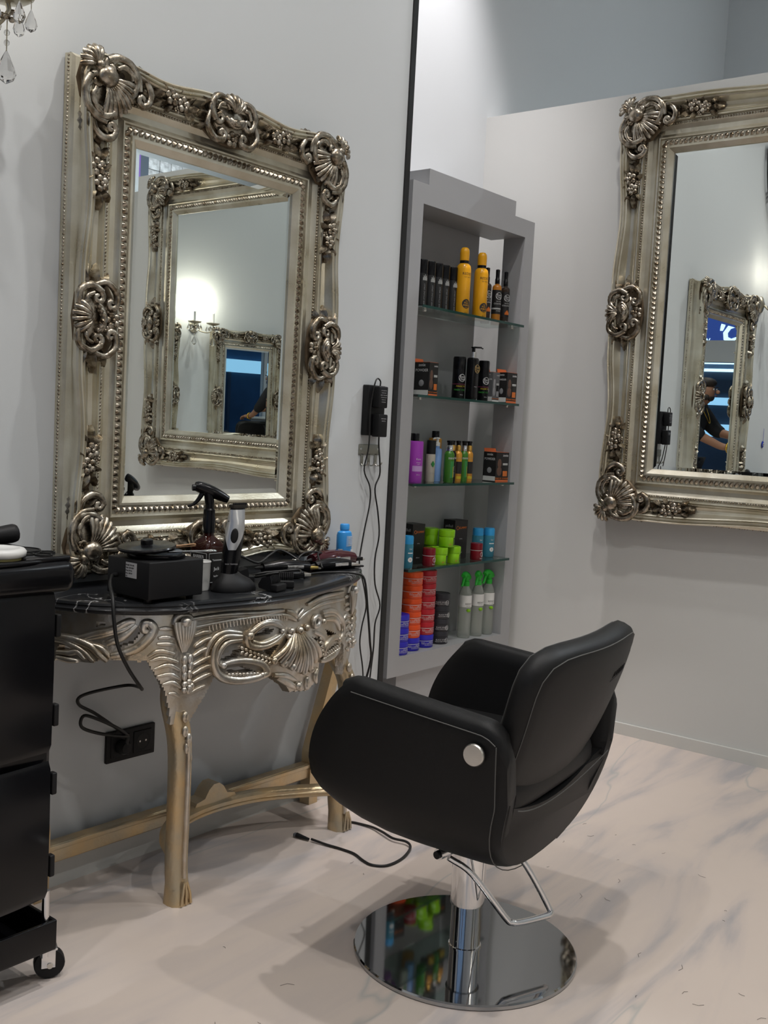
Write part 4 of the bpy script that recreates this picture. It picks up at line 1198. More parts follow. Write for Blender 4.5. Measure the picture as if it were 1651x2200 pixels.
def ycan(label, x, y, z):
    o = T('hairspray_can', label, 'spray can', x, y, z, 0, G1)
    r, h = .0275, .190
    b = MB().lathe([(r * .93, 0), (r, .004), (r, h - .022), (r * .9, h - .008), (r * .62, h)], 28).build('can_body', M_YEL, o, True, 40)
    MB().lathe([(.0172, h), (.0172, h + .011)], 24).build('black_collar', M_BPLASTIC, o)
    MB().lathe([(.0175, h + .011), (.018, h + .040), (.0165, h + .052), (.011, h + .059), (.001, h + .061)], 24).build('cap', M_YEL, o, True, 50)
    text_on_cyl('REDIST', .0135, M_PRINTB, r, FA + .05, .150, b)
    text_on_cyl('hair spray', .007, M_PRINTB, r, FA + .05, .139, b)
    dk = MB()
    V = []
    for rad in (.0005, .010, .0175):
        V.append([((r + .0006) * math.cos(FA + .05 + rad * math.cos(a) / r), (r + .0006) * math.sin(FA + .05 + rad * math.cos(a) / r), .040 + rad * math.sin(a)) for a in [2 * PI * k / 24 for k in range(24)]])
    dk.loft(V, True); d_ = dk.build('round_label', M_PRINTB, b)
    for t_, zz in (('THE', .050), ('FULL', .043), ('FORCE', .034), ('strong', .027)):
        text_on_cyl(t_, .0085 if t_ in ('FULL', 'FORCE') else .005, M_YEL, r + .0006, FA + .05, zz, d_)
    text_on_cyl('400 ml', .005, M_PRINTB, r, FA + .05, .008, b)
    return o
ycan('tall amber yellow hair spray can, nearer the black cans', 3.256, .136, GZ[1] + .0005)
ycan('tall amber yellow hair spray can, beside the cologne bottles', 3.374, .136, GZ[1] + .0005)
def cologne(label, x, y, z, amber):
    o = T('cologne_bottle', label, 'bottle', x, y, z, 0, G1)
    r, h = .0185, .150
    b = MB().lathe(prof_bottle(r, h, .012, .009, .004), 24).build('bottle_body', M_AMBER if amber else M_BROWN, o, True, 40)
    MB().lathe([(.0095, h + .003), (.0095, h + .022), (.008, h + .024), (.008, h + .040), (.0085, h + .058), (.004, h + .060)], 18).build('spray_top', M_BPLASTIC, o, True, 40)
    lb = band(b, r, .030 if not amber else .034, .128, M_BOX)
    ring_logo(lb, r + .0003, FA, .104, .0135, M_PRINT)
    text_on_cyl('MEN SERIES', .0045, M_PRINT, r + .0004, FA, .083, lb)
    text_on_cyl('COLOGNE', .0085, M_PRINT, r + .0004, FA, .074, lb)
    if amber: band(lb, r, .052, .058, M_CREST, 'silver_band', e=.0006); text_on_cyl('HONEY', .006, M_PRINT, r + .0006, FA, .046, lb)
    else:
        fl = MB()
        for k in range(7):
            t = FA + (k - 3) * .13; hh = .006 + .012 * (1 - abs(k - 3) / 4)
            fl.tube([((r + .0006) * math.cos(t), (r + .0006) * math.sin(t), .038), ((r + .0006) * math.cos(t + .05), (r + .0006) * math.sin(t + .05), .038 + hh)], .0022, 5)
        fl.build('flame_print', M_ORL, lb); text_on_cyl('150 ml', .005, M_PRINT, r + .0004, FA, .012, lb)
    return o
cologne('dark brown cologne spray bottle half hidden behind the yellow can', 3.468, .170, GZ[1] + .0005, False)
cologne('amber cologne spray bottle with a silver band, between two dark ones', 3.522, .158, GZ[1] + .0005, True)
cologne('dark brown cologne spray bottle at the right end of the top shelf', 3.586, .160, GZ[1] + .0005, False)

# -- cartons
def carton(label, x, y, z, w, d, h, rz, style, group):
    o = T('powder_box' if style != 'tall' else 'tall_carton', label, 'box', x, y, z, rz, group)
    b = MB().box((0, 0, h / 2), (w, d, h)).build('carton', M_BOX if style != 'grey' else M_BOXG, o, False)
    if style != 'tall':
        fl = MB(); fl.at((0, d / 2 - .001, h), (R(-20), 0, 0)).box((0, 0, .007), (w * .92, .0012, .016))
        fl.build('top_flap', M_BOXO, o, False)
        MB().box((0, 0, h + .0006), (w * .98, d * .98, .001)).build('lid_panel', M_BOXO, o, False)
        MB().box((0, -d / 2 - .0004, .004), (w * .99, .0008, .008)).build('base_stripe', M_BOXO if style != 'grey' else M_WHITE, o, False)
        pp = MB(); pp.ball((-w * .22, -d / 2, h * .62), (w * .16, .0012, h * .16), 12, 6).ball((-w * .22, -d / 2, h * .36), (w * .20, .001, h * .16), 12, 6)
        pp.build('portrait_print', M_PORT if style != 'grey' else M_GREYP, b)
        jr = MB(); jr.box((w * .22, -d / 2 - .0006, h * .38), (w * .36, .0012, h * .38), .0005); jr.build('product_print', M_BOX if style == 'grey' else M_PRINTB, b)
        MB().box((w * .22, -d / 2 - .0008, h * .60), (w * .38, .0014, h * .07), .0006).build('product_lid_print', M_CREST, b)
        MB().box((w * .22, -d / 2 - .0013, h * .28), (w * .34, .0004, h * .18)).build('product_label_print', M_ORL if style != 'grey' else M_GREYP, b, False)
        text_flat('zenix', w * .20, M_PRINT, b, (w * .22, -d / 2 - .0008, h * .90), (PI / 2, 0, 0))
        text_flat('MAKE UP  POWDER', w * .115, M_ORL, b, (0, -d / 2 - .0008, h * .115), (PI / 2, 0, 0))
        text_flat('zenix', d * .22, M_PRINT, b, (-w / 2 - .0006, 0, h * .92), (PI / 2, 0, -PI / 2))
        text_flat('POWDER', d * .20, M_PRINT, b, (-w / 2 - .0006, 0, h * .76), (PI / 2, 0, -PI / 2))
        MB().box((-w / 2 - .0004, 0, .012), (.0008, d * .95, .018)).build('side_label', M_WHITE, b, False)
        sp = MB().ball((-w / 2, 0, h * .38), (.0012, d * .18, h * .10), 10, 6); sp.build('side_print', M_GREYP, b)
    else:
        lg = MB(); lg.tube([(-w * .28 + w * .09 * math.cos(2 * PI * k / 18), -d / 2 - .0005, h * .80 + w * .09 * math.sin(2 * PI * k / 18)) for k in range(18)], .0010, 5, closed=True)
        lg.build('logo_ring', M_ORL, b)
        text_flat('GUMMY', w * .17, M_ORL, b, (w * .12, -d / 2 - .0006, h * .80), (PI / 2, 0, 0))
        text_flat('styling', w * .09, M_GREYP, b, (0, -d / 2 - .0006, h * .52), (PI / 2, 0, 0))
        text_flat('420 ml', w * .10, M_GREYP, b, (0, -d / 2 - .0006, h * .16), (PI / 2, 0, 0))
        text_flat('pitBull', d * .26, M_GREYP, b, (-w / 2 - .0006, 0, h * .84), (PI / 2, 0, -PI / 2))
    return o
# -- shelf 2
carton('black powder carton with a white side label, alone at the left of the second shelf', 3.095, .165, GZ[2] + .0005, .050, .072, .122, R(-4), 'orange', G2)
carton('grey powder carton tucked behind the black one at the left', 3.128, .222, GZ[2] + .0005, .046, .034, .112, R(8), 'grey', G2)
def magic(label, x, y, z, r, h):
    o = T('styling_bottle', label, 'bottle', x, y, z, 0, G2)
    b = MB().lathe([(r * .94, 0), (r, .003), (r, h * .70), (r * .99, h * .705), (r, h * .71), (r, h - .006), (r * .92, h), (.001, h + .001)], 26).build('bottle_body', M_BPLASTIC, o, True, 40)
    ring_logo(b, r, FA, h * .50, .0135, M_PRINT)
    band(b, r, h * .34, h * .36, M('plum_band', (.10, .01, .03), .4), 'plum_band')
    text_on_cyl('MAGIC FIX', .0085, M_YELP, r, FA - .1, h * .30, b, shear=.2)
    text_on_cyl('MAGIC COLOR', .0085, M_GRNP, r, FA - .1, h * .215, b, shear=.2)
    text_on_cyl('100 ml', .005, M_PRINT, r, FA, h * .10, b)
    return o
magic('wide black styling bottle with rainbow lettering, left of the pump bottle', 3.292, .156, GZ[2] + .0005, .0245, .160)
magic('black styling bottle with rainbow lettering, just right of the pump bottle', 3.402, .172, GZ[2] + .0005, .0215, .158)
magic('black styling bottle with rainbow lettering, beside the grey powder carton', 3.452, .150, GZ[2] + .0005, .0215, .158)
o = T('pump_bottle', 'slim black pump bottle with a silver collar and gold ring logo', 'bottle', 3.332, .122, GZ[2] + .0005, 0, G2)
b = MB().box((0, 0, .080), (.041, .034, .160), .008).build('bottle_body', M_BPLASTIC, o)
MB().lathe([(.0125, .159), (.0125, .181)], 20).build('silver_collar', M_CHROME, o)
MB().lathe([(.0065, .181), (.0065, .196), (.010, .197), (.010, .201), (.001, .202)], 16).build('pump_stem', M_BPLASTIC, o)
MB().tube([(0, 0, .1995), (.020, -.020, .200), (.026, -.026, .197)], .0035, 8).build('pump_spout', M_BPLASTIC, o)
lg = MB().tube([(.006 + .0155 * math.cos(2 * PI * k / 24), -.0176, .118 + .0155 * math.sin(2 * PI * k / 24)) for k in range(24)], .0011, 5, closed=True); lg.build('logo_ring', M_GOLDP, b)
text_flat('Red', .015, M_GOLDP, b, (.006, -.0176, .123), (PI / 2, 0, 0)); text_flat('One', .015, M_GOLDP, b, (.006, -.0176, .112), (PI / 2, 0, 0))
text_flat('shampoo', .005, M_GREYP, b, (0, -.0176, .05), (PI / 2, 0, 0))
carton('grey powder carton between the black bottles and the orange-topped box', 3.522, .158, GZ[2] + .0005, .042, .05, .118, R(-6), 'grey', G2)
carton('black powder carton with an orange lid at the right end of the second shelf', 3.576, .120, GZ[2] + .0005, .066, .052, .120, R(-4), 'orange', G2)
# -- shelf 3
def shampoo(label, x, y, z, r=.030, h=.150):
    o = T('shampoo_bottle', label, 'bottle', x, y, z, 0, G3)
    b = MB().lathe([(r * .95, 0), (r, .004), (r, h - .004), (r * .96, h), (.012, h + .001)], 28).build('bottle_body', M_VIO, o, True, 40)
    MB().lathe([(.0135, h + .001), (.0135, h + .026), (.012, h + .028), (.001, h + .028)], 20).build('cap', M_BPLASTIC, o, True, 40)
    lb = band(b, r, .042, .062, M_LILAC, 'label', FA - .75, FA + .75)
    text_on_cyl('Kera', .010, M_PRINT, r, FA, .086, b); text_on_cyl('shampoo', .005, M_PRINT, r, FA, .074, b); text_on_cyl('repair', .005, M_PRINT, r, FA, .068, b)
    text_on_cyl('500 ml', .005, M_PRINT, r, FA, .030, b)
    return o
shampoo('purple shampoo bottle with a lilac label, nearest the shelf edge', 3.004, .128, GZ[3] + .0005)
shampoo('purple shampoo bottle with a lilac label, peeking out on the right of its twin', 3.056, .190, GZ[3] + .0005)
o = T('lotion_bottle', 'beige lotion bottle with a tall black cap and a green leaf', 'bottle', 3.132, .150, GZ[3] + .0005, 0, G3)
r = .0175
b = MB().lathe([(r * .94, 0), (r, .003), (r, .100), (r * .96, .104)], 24).build('bottle_body', M_BEI, o, True, 40)
MB().lathe([(r * .97, .104), (r * .97, .152), (r * .9, .155), (.001, .155)], 24).build('cap', M_BMATTE, o, True, 40)
lf = MB()
for k in range(5):
    t = FA + (k - 2) * .17; lf.tube([((r + .0006) * math.cos(FA), (r + .0006) * math.sin(FA), .058), ((r + .0006) * math.cos(t), (r + .0006) * math.sin(t), .070 + .008 * (2 - abs(k - 2)) * .5)], .0026, 6)
lf.build('leaf_print', M_LEAF, b); text_on_cyl('botanic', .0055, M_GREYP, r, FA - .1, .034, b)
o = T('pump_bottle', 'pale blue bottle with a white pump, behind the green bottles', 'bottle', 3.190, .165, GZ[3] + .0005, 0, G3)
MB().lathe(prof_bottle(.0195, .126, .006, .010, .012), 24).build('bottle_body', M_LBL, o, True, 40)
MB().lathe([(.0105, .134), (.0105, .147), (.005, .149), (.005, .160), (.009, .161), (.008, .166), (.001, .167)], 18).build('pump_head', M_WHITE, o, True, 40)
MB().tube([(0, 0, .163), (-.014, .004, .163), (-.020, .006, .159)], .003, 8).build('pump_spout', M_WHITE, o)
o = T('shampoo_bottle', 'tall gold bottle with a square black cap at the back of the third shelf', 'bottle', 3.262, .228, GZ[3] + .0005, 0, G3)
MB().lathe([(.024, 0), (.025, .004), (.025, .158), (.022, .163), (.012, .164)], 26).build('bottle_body', M_GLD, o, True, 40)
MB().lathe([(.0145, .164), (.0145, .188), (.013, .190), (.001, .190)], 20).build('cap', M_BPLASTIC, o, True, 40)
def zen(label, x, y, z, kind, r=.0165):
    o = T('spray_lotion', label, 'bottle', x, y, z, 0, G3)
    mm = {'green': M_GRN, 'gold': M_GLD, 'black': M_BPLASTIC}[kind]
    h = .118
    b = MB().lathe(prof_bottle(r, h, .014, r * .62, .002), 24).build('bottle_body', mm, o, True, 40)
    MB().lathe([(r * .66, h + .001), (r * .66, h + .020), (r * .6, h + .022)], 20).build('metal_collar', M_CHROME if kind == 'green' else M('gold_collar', (.62, .36, .08), .25, metal=.9), o, True, 40)
    MB().lathe([(r * .52, h + .021), (r * .52, h + .031), (r * .62, h + .033), (r * .62, h + .039), (.001, h + .040)], 16).build('pump_head', M_BPLASTIC, o, True, 40)
    MB().tube([(0, 0, h + .036), (-.012, -.010, h + .036)], .0032, 8).build('pump_spout', M_BPLASTIC, o)
    text_on_cyl('zenix', .0135, M_PRINT if kind != 'gold' else M_GOLDP, r, FA, .092, b)
    if kind == 'gold':
        band(b, r, .032, .078, M_BOX, 'label', FA - .9, FA + .9); band(b, r, .012, .022, M_YELP, 'gold_line', FA - .7, FA + .7)
    elif kind == 'green': band(b, r, .018, .080, M_LEAF, 'label', FA - .25, FA + .5); band(b, r, .020, .060, M_YELP, 'yellow_stripe', FA + .32, FA + .44, .0005)
    else: text_on_cyl('CLEAR SHINE', .007, M_PRINT, r, FA, .040, b, vertical=True)
    return o
zen('wide green spray bottle with a silver collar, left of the black one', 3.206, .118, GZ[3] + .0005, 'green', .0195)
zen('small black spray bottle between the green and gold ones', 3.258, .142, GZ[3] + .0005, 'black')
zen('gold and black spray bottle next to the small black one', 3.294, .140, GZ[3] + .0005, 'gold')
zen('narrow green spray bottle between the two gold ones', 3.334, .140, GZ[3] + .0005, 'green')
zen('gold and black spray bottle at the right end of its row', 3.372, .142, GZ[3] + .0005, 'gold')
carton('black powder carton with an orange lid, alone at the right of the third shelf', 3.568, .142, GZ[3] + .0005, .074, .070, .118, R(-10), 'orange', G3)
# -- shelf 4
carton('tall black carton at the left behind the aqua bottle', 3.100, .190, GZ[4] + .0005, .066, .062, .150, R(-6), 'tall', G4)
carton('tall black carton standing behind the lime green jars', 3.400, .205, GZ[4] + .0005, .076, .060, .152, R(-6), 'tall', G4)
def aqua(label, x, y, z, r, h, oval=1.0):
    o = T('gel_bottle', label, 'bottle', x, y, z, 0, G4)
    b = MB().lathe([(r * .9, 0), (r, .004), (r, h - .034), (r * .95, h - .030)], 24, sy=oval).build('bottle_body', M_AQUA, o, True, 40)
    MB().lathe([(r * .96, h - .030), (r * .96, h - .006), (r * .85, h), (.001, h + .001)], 24, sy=oval).build('cap', M_SKY, o, True, 40)
    band(b, r, h * .46, h * .49, M_WHITE, 'white_line', FA - .5, FA + .5); text_on_cyl('Gel', .008, M_PRINT, r, FA, h * .60, b)
    dk = MB(); V = []
    for rad in (.0003, .009):
        V.append([((r + .0006) * math.cos(FA + rad * math.cos(a) / r), (r + .0006) * math.sin(FA + rad * math.cos(a) / r), h * .27 + rad * math.sin(a)) for a in [2 * PI * k / 20 for k in range(20)]])
    dk.loft(V, True); d_ = dk.build('round_label', M_WHITE, b); text_on_cyl('B', .010, M_GREYP, r + .0006, FA, h * .27, d_)
    return o
aqua('slim aqua gel bottle at the left end of the lowest glass shelf', 2.978, .115, GZ[4] + .0005, .0195, .118)
aqua('aqua gel bottle with a blue cap behind the dark red jar on the right', 3.508, .168, GZ[4] + .0005, .0235, .118)
aqua('aqua gel bottle with a blue cap at the right end of the lowest glass shelf', 3.562, .150, GZ[4] + .0005, .0235, .118)
def jar(name, label, x, y, z, r, h, m, style, group, rz=0):
    o = T(name, label, 'jar', x, y, z, rz, group)
    b = MB().lathe([(r * .93, 0), (r * .98, .004), (r * .98, h * .60), (r * .95, h * .62)], 28).build('jar_body', m, o, True, 40)
    MB().lathe([(r, h * .62), (r, h - .004), (r * .96, h), (r * .90, h), (r * .88, h - .001), (.001, h - .001)], 28).build('lid', m, o, True, 40)
    rr = r * .98
    if style == 'wax':
        band(b, rr, h * .52, h * .555, M_PRINT, 'white_line', e=.0005)
        text_on_cyl('AQUA HAIR GEL WAX', .0062, M_PRINT, rr, FA + .12, h * .33, b)
        text_on_cyl('MAXIMUM CONTROL', .0050, M_PRINT, rr, FA + .26, h * .21, b)
        text_on_cyl('RED ONE', .0060, M_PRINT, rr, FA + .42, h * .42, b)
        text_on_cyl('150 ml', .0050, M_PRINT, rr, FA - .55, h * .42, b)
    elif style == 'dark':
        ring_logo(b, rr, FA + .45, h * .30, .0085, M_PRINT, ('Red', 'One'))
        text_on_cyl('BLACK WAX', .0068, M_PRINT, rr, FA - .25, h * .36, b); text_on_cyl('AQUA HAIR WAX', .0055, M_PRINT, rr, FA - .25, h * .22, b)
    elif style == 'lime':
        lb = band(b, rr, h * .10, h * .55, M_PRINTB, 'black_label', FA + .42, FA + .85)
        text_on_cyl('BOX', .010, M_LIME, rr + .0004, FA + .62, h * .32, lb, vertical=True)
        text_on_cyl('gel', .008, M_ORL, rr, FA - .05, h * .18, b)
    elif style == 'wine':
        band(b, rr, h * .575, h * .60, M_PRINT, 'white_line', e=.0007); ring_logo(b, rr, FA + .5, h * .36, .009, M_PRINT, ('B', 'o'))
        text_on_cyl('barber', .008, M_PRINT, rr, FA + .5, h * .12, b)
    return o
jar('gel_jar', 'dark red jar standing in front of the left black carton', 3.104, .112, GZ[4] + .0005, .0245, .066, M_WINE, 'wine', G4)
jar('gel_jar', 'dark red jar standing in front of the aqua bottles', 3.428, .118, GZ[4] + .0005, .0245, .066, M_WINE, 'wine', G4)
LJ, LH = .031, .064
jar('gel_jar', 'lime green jar at the bottom, beside the dark red jar', 3.176, .116, GZ[4] + .0005, LJ, LH, M_LIME, 'lime', G4)
jar('gel_jar', 'lime green jar at the bottom right of the pile', 3.262, .116, GZ[4] + .0005, LJ, LH, M_LIME, 'lime', G4)
jar('gel_jar', 'lime green jar at the bottom of the back pile, mostly hidden', 3.214, .182, GZ[4] + .0005, LJ, LH, M_LIME, 'plain', G4)
jar('gel_jar', 'lime green jar on top of the pile in front', 3.220, .118, GZ[4] + .0015 + LH, LJ, LH, M_LIME, 'lime', G4)
jar('gel_jar', 'lime green jar on top at the back left of the pile', 3.208, .184, GZ[4] + .0015 + LH, LJ, LH, M_LIME, 'plain', G4)
# -- shelf 5: stacks of wax jars
WR, WH = .040, .0485
def wax_stack(x, y, cols, where):
    names = {'b': ('blue', M_BLU), 'o': ('orange', M_ORG), 'r': ('red', M_RED), 'k': ('charcoal', M_BLKJ)}
    for k, c in enumerate(cols):
        nm, mm = names[c]
        n = len(cols)
        pos = 'at the bottom' if k == 0 else ('on top' if k == n - 1 else '%s from the bottom' % ORD[k])
        key = (c,)
        lab = '%s hair wax jar, %s of the %s' % (nm, pos, where)
        if key not in WAXP:
            WAXP[key] = jar('wax_jar', lab, x, y, GZ[5] + .0005 + k * (WH + .0004), WR, WH, mm, 'dark' if c == 'k' else 'wax', G5)
        else:
            o = copy_tree(WAXP[key]); o.location = (x, y, GZ[5] + .0005 + k * (WH + .0004)); o['label'] = lab
            o.rotation_euler = (0, 0, random.uniform(-.25, .25))
WAXP = {}
wax_stack(2.982, .144, 'bbb', 'short blue stack')
wax_stack(3.074, .160, 'booooo', 'orange stack')
wax_stack(3.166, .164, 'brrrrr', 'red stack')
wax_stack(3.266, .166, 'kkkk', 'charcoal stack')
def trigger_bottle(label, x, y, z, rz):
    o = T('trigger_spray', label, 'spray bottle', x, y, z, rz, G5)
    r = .0255
    b = MB().lathe([(r * .92, 0), (r, .004), (r, .165), (r * .96, .182), (r * .6, .204), (.011, .210), (.011, .218)], 26).build('bottle_body', M_CLEAR, o, True, 40)
    lb = band(b, r, .125, .172, M_WHITE, e=.0008)
    text_on_cyl('REDIST', .0095, M_PRINTB, r + .0009, FA - rz, .138, lb); text_on_cyl('two phase', .005, M_PRINTB, r + .0009, FA - rz, .130, lb)
    dk = MB().ball(((r + .0002) * math.cos(FA - rz), (r + .0002) * math.sin(FA - rz), .112), (.009, .009, .007), 10, 6); dk.build('round_label', M_LIME, b)
    MB().lathe([(.0135, .208), (.0135, .226), (.010, .228), (.010, .238)], 18).build('collar', M_TRIG, o, True, 40)
    hd = MB(); hd.tube(spline([(.020, 0, .238), (.006, 0, .250), (-.016, 0, .257), (-.032, 0, .254), (-.038, 0, .250)], 4), lambda t: .0135 - .004 * t, 10)
    hd.tube([(0, 0, .234), (0, 0, .25)], .0105, 12)
    h_ = hd.build('spray_head', M_TRIG, o, True, 60)
    MB().tube(spline([(-.018, 0, .250), (-.030, 0, .240), (-.038, 0, .226), (-.048, 0, .212)], 4), lambda t: .0070 - .002 * t, 8).build('trigger', M_TRIG, o, True, 60)
    return o
trigger_bottle('clear spray bottle with a green trigger, leftmost of the three', 3.436, .162, GZ[5] + .0005, R(14))
trigger_bottle('clear spray bottle with a green trigger, middle of the three', 3.508, .152, GZ[5] + .0005, R(22))
trigger_bottle('clear spray bottle with a green trigger, next to the right jamb', 3.576, .146, GZ[5] + .0005, R(4))

# ------------------------------------------------------------------ things on the console table
TZ = ZT + .0005
def cable(name, label, pts, r=.0028, n=5, group=None):
    mb = MB(); mb.tube(spline(pts, n), r, 8)
    o = mb.build(name, M_CABLE, None, True, 80)
    return tag(o, label, 'cable', group)

wh = thing('wax_heater', 'square black wax heater with a glass pot and tilted lid on the marble top', 'wax heater', (1.530, -0.262, TZ))
MB().box((0, 0, .050), (.156, .150, .084), .003).build('housing', M_BMATTE, wh)
for sx in (-1, 1):
    for sy in (-1, 1): MB().lathe([(.008, 0), (.009, .008)], 12, (sx * .060, sy * .050, 0)).build('foot', M_BMATTE, wh)
MB().lathe([(.064, .092), (.066, .094), (.066, .101), (.061, .103), (.058, .099), (.001, .098)], 36).build('pot_ring', M_BPLASTIC, wh, True, 50)
lidm = MB(); lidm.at((-.022, .006, .108), (R(1), R(-5), 0)).lathe([(.055, .000), (.064, .003), (.066, .008), (.064, .011), (.020, .012), (.014, .014), (.014, .024), (.010, .026), (.001, .026)], 36)
lidm.build('lid', M_BPLASTIC, wh, True, 50)
MB().lathe([(.055, .1025), (.057, .107)], 36, (.004, 0, 0), cap=False).build('glass_pot', mat('pot_glass', (.30, .36, .42), .05, metal=.4), wh)
lab = MB().box((-.0786, -.012, .068), (.0012, .038, .034)).build('rating_label', mat('silver_label', (.42, .42, .43), .4), wh, False)
for k, tx in enumerate(('Model: YM-100', 'Volt: 220-240V', 'Freq: 50 Hz', 'Pwr: 100 W', 'CE')):
    text_flat(tx, .0046, M_PRINTB, lab, (-.0794, .006 if False else -.030 + .036, .079 - k * .0062), (PI / 2, 0, -PI / 2), align='LEFT')
MB().lathe([(.006, 0), (.004, .012)], 10).mesh('x', M_BMATTE)
g = MB(); g.at((-.078, .040, .052), (0, -PI / 2, 0)).lathe([(.006, 0), (.0045, .016)], 10); g.build('cable_gland', M_BMATTE, wh)
for k, (dy, rz, dz) in enumerate(((.012, .06, .000), (.020, -.10, .003), (.006, .16, .005))):
    sp = thing('wooden_spatula', ['wooden spatula lying lowest across the wax pot', 'wooden spatula lying middle across the wax pot', 'wooden spatula lying on top across the wax pot'][k], 'spatula', (1.600, -0.262 + dy, TZ + .1085 + dz), rz, 'spatulas on the wax heater')
    MB().box((0, 0, 0), (.118, .0065, .002), .0009).build('blade', mat('birch_wood', (.52, .30, .16), .6, var=.2, vscale=60), sp)
sc = thing('tweezer_loop', 'thin steel loop tool resting on the wax heater rim', 'tool', (1.600, -0.300, TZ + .104))
mb = MB(); mb.tube(spline([(-.060, .012, .002), (-.02, .006, .001), (.030, .0, .0), (.060, .006, -.001), (.072, -.004, -.001), (.062, -.014, -.001), (.036, -.006, .0), (.0, -.001, .001)], 5), .0022, 8); mb.build('loop', M_CHROME, sc, True, 80)
cup = thing('white_cup', 'small white plastic cup behind the wax heater', 'cup', (1.682, -0.246, TZ))
MB().lathe([(.0205, 0), (.0215, .003), (.0220, .066), (.0235, .069), (.0220, .0715), (.0205, .069), (.020, .006), (.001, .005)], 28).build('cup_body', M_WHITE, cup, True, 40)

# square whiskey style spray bottle
sb = thing('barber_spray_bottle', 'square brown glass spray bottle with a black barber label and trigger head', 'spray bottle', (1.744, -0.197, TZ), R(4))
M_AMBG = mat('brown_glass', (.030, .007, .005), .06, trans=.12, ior=1.4)
hw = .031
mb = MB(); 
def rsq(a, rr, z):
    out = []
    for cx_, cy_, a0 in ((a - rr, a - rr, 0), (-a + rr, a - rr, 90), (-a + rr, -a + rr, 180), (a - rr, -a + rr, 270)):
        for q in range(4): out.append((cx_ + rr * math.cos(R(a0 + q * 30)), cy_ + rr * math.sin(R(a0 + q * 30)), z))
    return out
mb.loft([rsq(hw * .95, .006, 0), rsq(hw, .006, .004), rsq(hw, .006, .092), rsq(hw * .98, .008, .100), rsq(hw * .85, .012, .110), rsq(hw * .6, .012, .118), rsq(.0135, .0125, .124), rsq(.0130, .0125, .150)], True, True, True)
b = mb.build('bottle_body', M_AMBG, sb, True, 35)
MB().loft([rsq(hw + .0006, .006, .008), rsq(hw + .0006, .006, .086)], True).build('label', M_BOX, b)
for k, (tx, sz, zz) in enumerate((('BARBER', .0105, .074), ('No 7', .012, .054), ('old time', .006, .040), ('hair tonic', .006, .028))):
    text_flat(tx, sz, M_PRINT, b, (-hw - .0012, 0, zz), (PI / 2, 0, -PI / 2))
for k, (tx, sz, zz) in enumerate((('Tennessee', .0075, .066), ('Jack', .012, .044), ('barber', .007, .026))):
    text_flat(tx, sz, M_PRINT, b, (0, -hw - .0012, zz), (PI / 2, 0, 0))
dt = MB()
for z_ in (.011, .083):
    dt.tube([(-hw - .001, -hw + .004, z_), (-hw - .001, hw - .004, z_)], .0005, 4); dt.tube([(-hw + .004, -hw - .001, z_), (hw - .004, -hw - .001, z_)], .0005, 4)
for y_ in (-hw + .004, hw - .004): dt.tube([(-hw - .001, y_, .011), (-hw - .001, y_, .083)], .0005, 4); dt.tube([(y_, -hw - .001, .011), (y_, -hw - .001, .083)], .0005, 4)
dt.build('label_border', M_PRINT, b)
MB().lathe([(.0155, .132), (.0155, .168), (.0145, .170), (.0145, .188), (.011, .192), (.011, .212)], 20).build('pump_collar', M_BPLASTIC, sb, True, 40)
hd = MB(); hd.tube(spline([(.040, -.024, .214), (.022, -.012, .224), (.000, 0, .235), (-.022, .014, .244), (-.032, .020, .246)], 4), lambda t: .006 + .009 * math.sin(PI * min(1, t * .7 + .12)), 10)
hd.tube([(0, 0, .205), (-.004, .002, .232)], .012, 12)
hd.build('spray_head', M_BPLASTIC, sb, True, 60)
MB().tube(spline([(-.016, .010, .230), (-.024, .015, .214), (-.034, .021, .202), (-.047, .029, .196)], 4), lambda t: .0068 - .004 * t, 8).build('trigger', M_BPLASTIC, sb, True, 60)
MB().tube([(-.030, .0185, .2425), (-.038, .0235, .2425)], .008, 12).build('nozzle', M_BPLASTIC, sb, True, 60)

# trimmer standing on its charging base
tmr = thing('hair_trimmer', 'silver and black hair trimmer standing upright in a charging base', 'hair trimmer', (1.748, -0.290, TZ))
tmr.scale = (1.12, 1.05, 1.10)
mb = MB(); mb.loft([[(.056 * k_ * math.cos(2 * PI * i / 28) + o_, .042 * k_ * math.sin(2 * PI * i / 28), z_) for i in range(28)] for k_, z_, o_ in ((1.0, 0, 0), (1.02, .003, 0), (.97, .012, 0), (.80, .024, -.004), (.52, .034, -.010), (.40, .040, -.012))], True, True, True)
mb.build('charging_base', M_BMATTE, tmr, True, 50)
dirv = Vector((.10, -.03, 1)).normalized()
pth = [Vector((-.016, 0, .026)) + dirv * (L_ * .158) for L_ in [i / 14 for i in range(15)]]
mb = MB(); rings = []
for i, p in enumerate(pth):
    t = i / 14
    a = .0185 + .0045 * math.sin(PI * min(1, t * 1.1)) + (.002 if t > .85 else 0)
    c_ = .0165 + .003 * math.sin(PI * t) - .007 * max(0, t - .78) / .22
    rings.append([(p.x + a * math.cos(2 * PI * k / 18), p.y + c_ * math.sin(2 * PI * k / 18), p.z) for k in range(18)])
mb.loft(rings, True, True, True); tb_ = mb.build('trimmer_body', M_BPLASTIC, tmr, True, 50)
mb = MB(); rings = []
for t in [.42 + .56 * i / 10 for i in range(11)]:
    p = Vector((-.016, 0, .026)) + dirv * (t * .158)
    a = (.0185 + .0045 * math.sin(PI * min(1, t * 1.1)) + (.002 if t > .85 else 0)) * 1.03
    c_ = (.0165 + .003 * math.sin(PI * t) - .007 * max(0, t - .78) / .22) * 1.05
    span = R(22 + 62 * min(1, (t - .42) / .3))
    ang0 = R(-128)
    rings.append([(p.x + a * math.cos(ang0 + span * (k / 5 - 1)), p.y + c_ * math.sin(ang0 + span * (k / 5 - 1)), p.z) for k in range(11)])
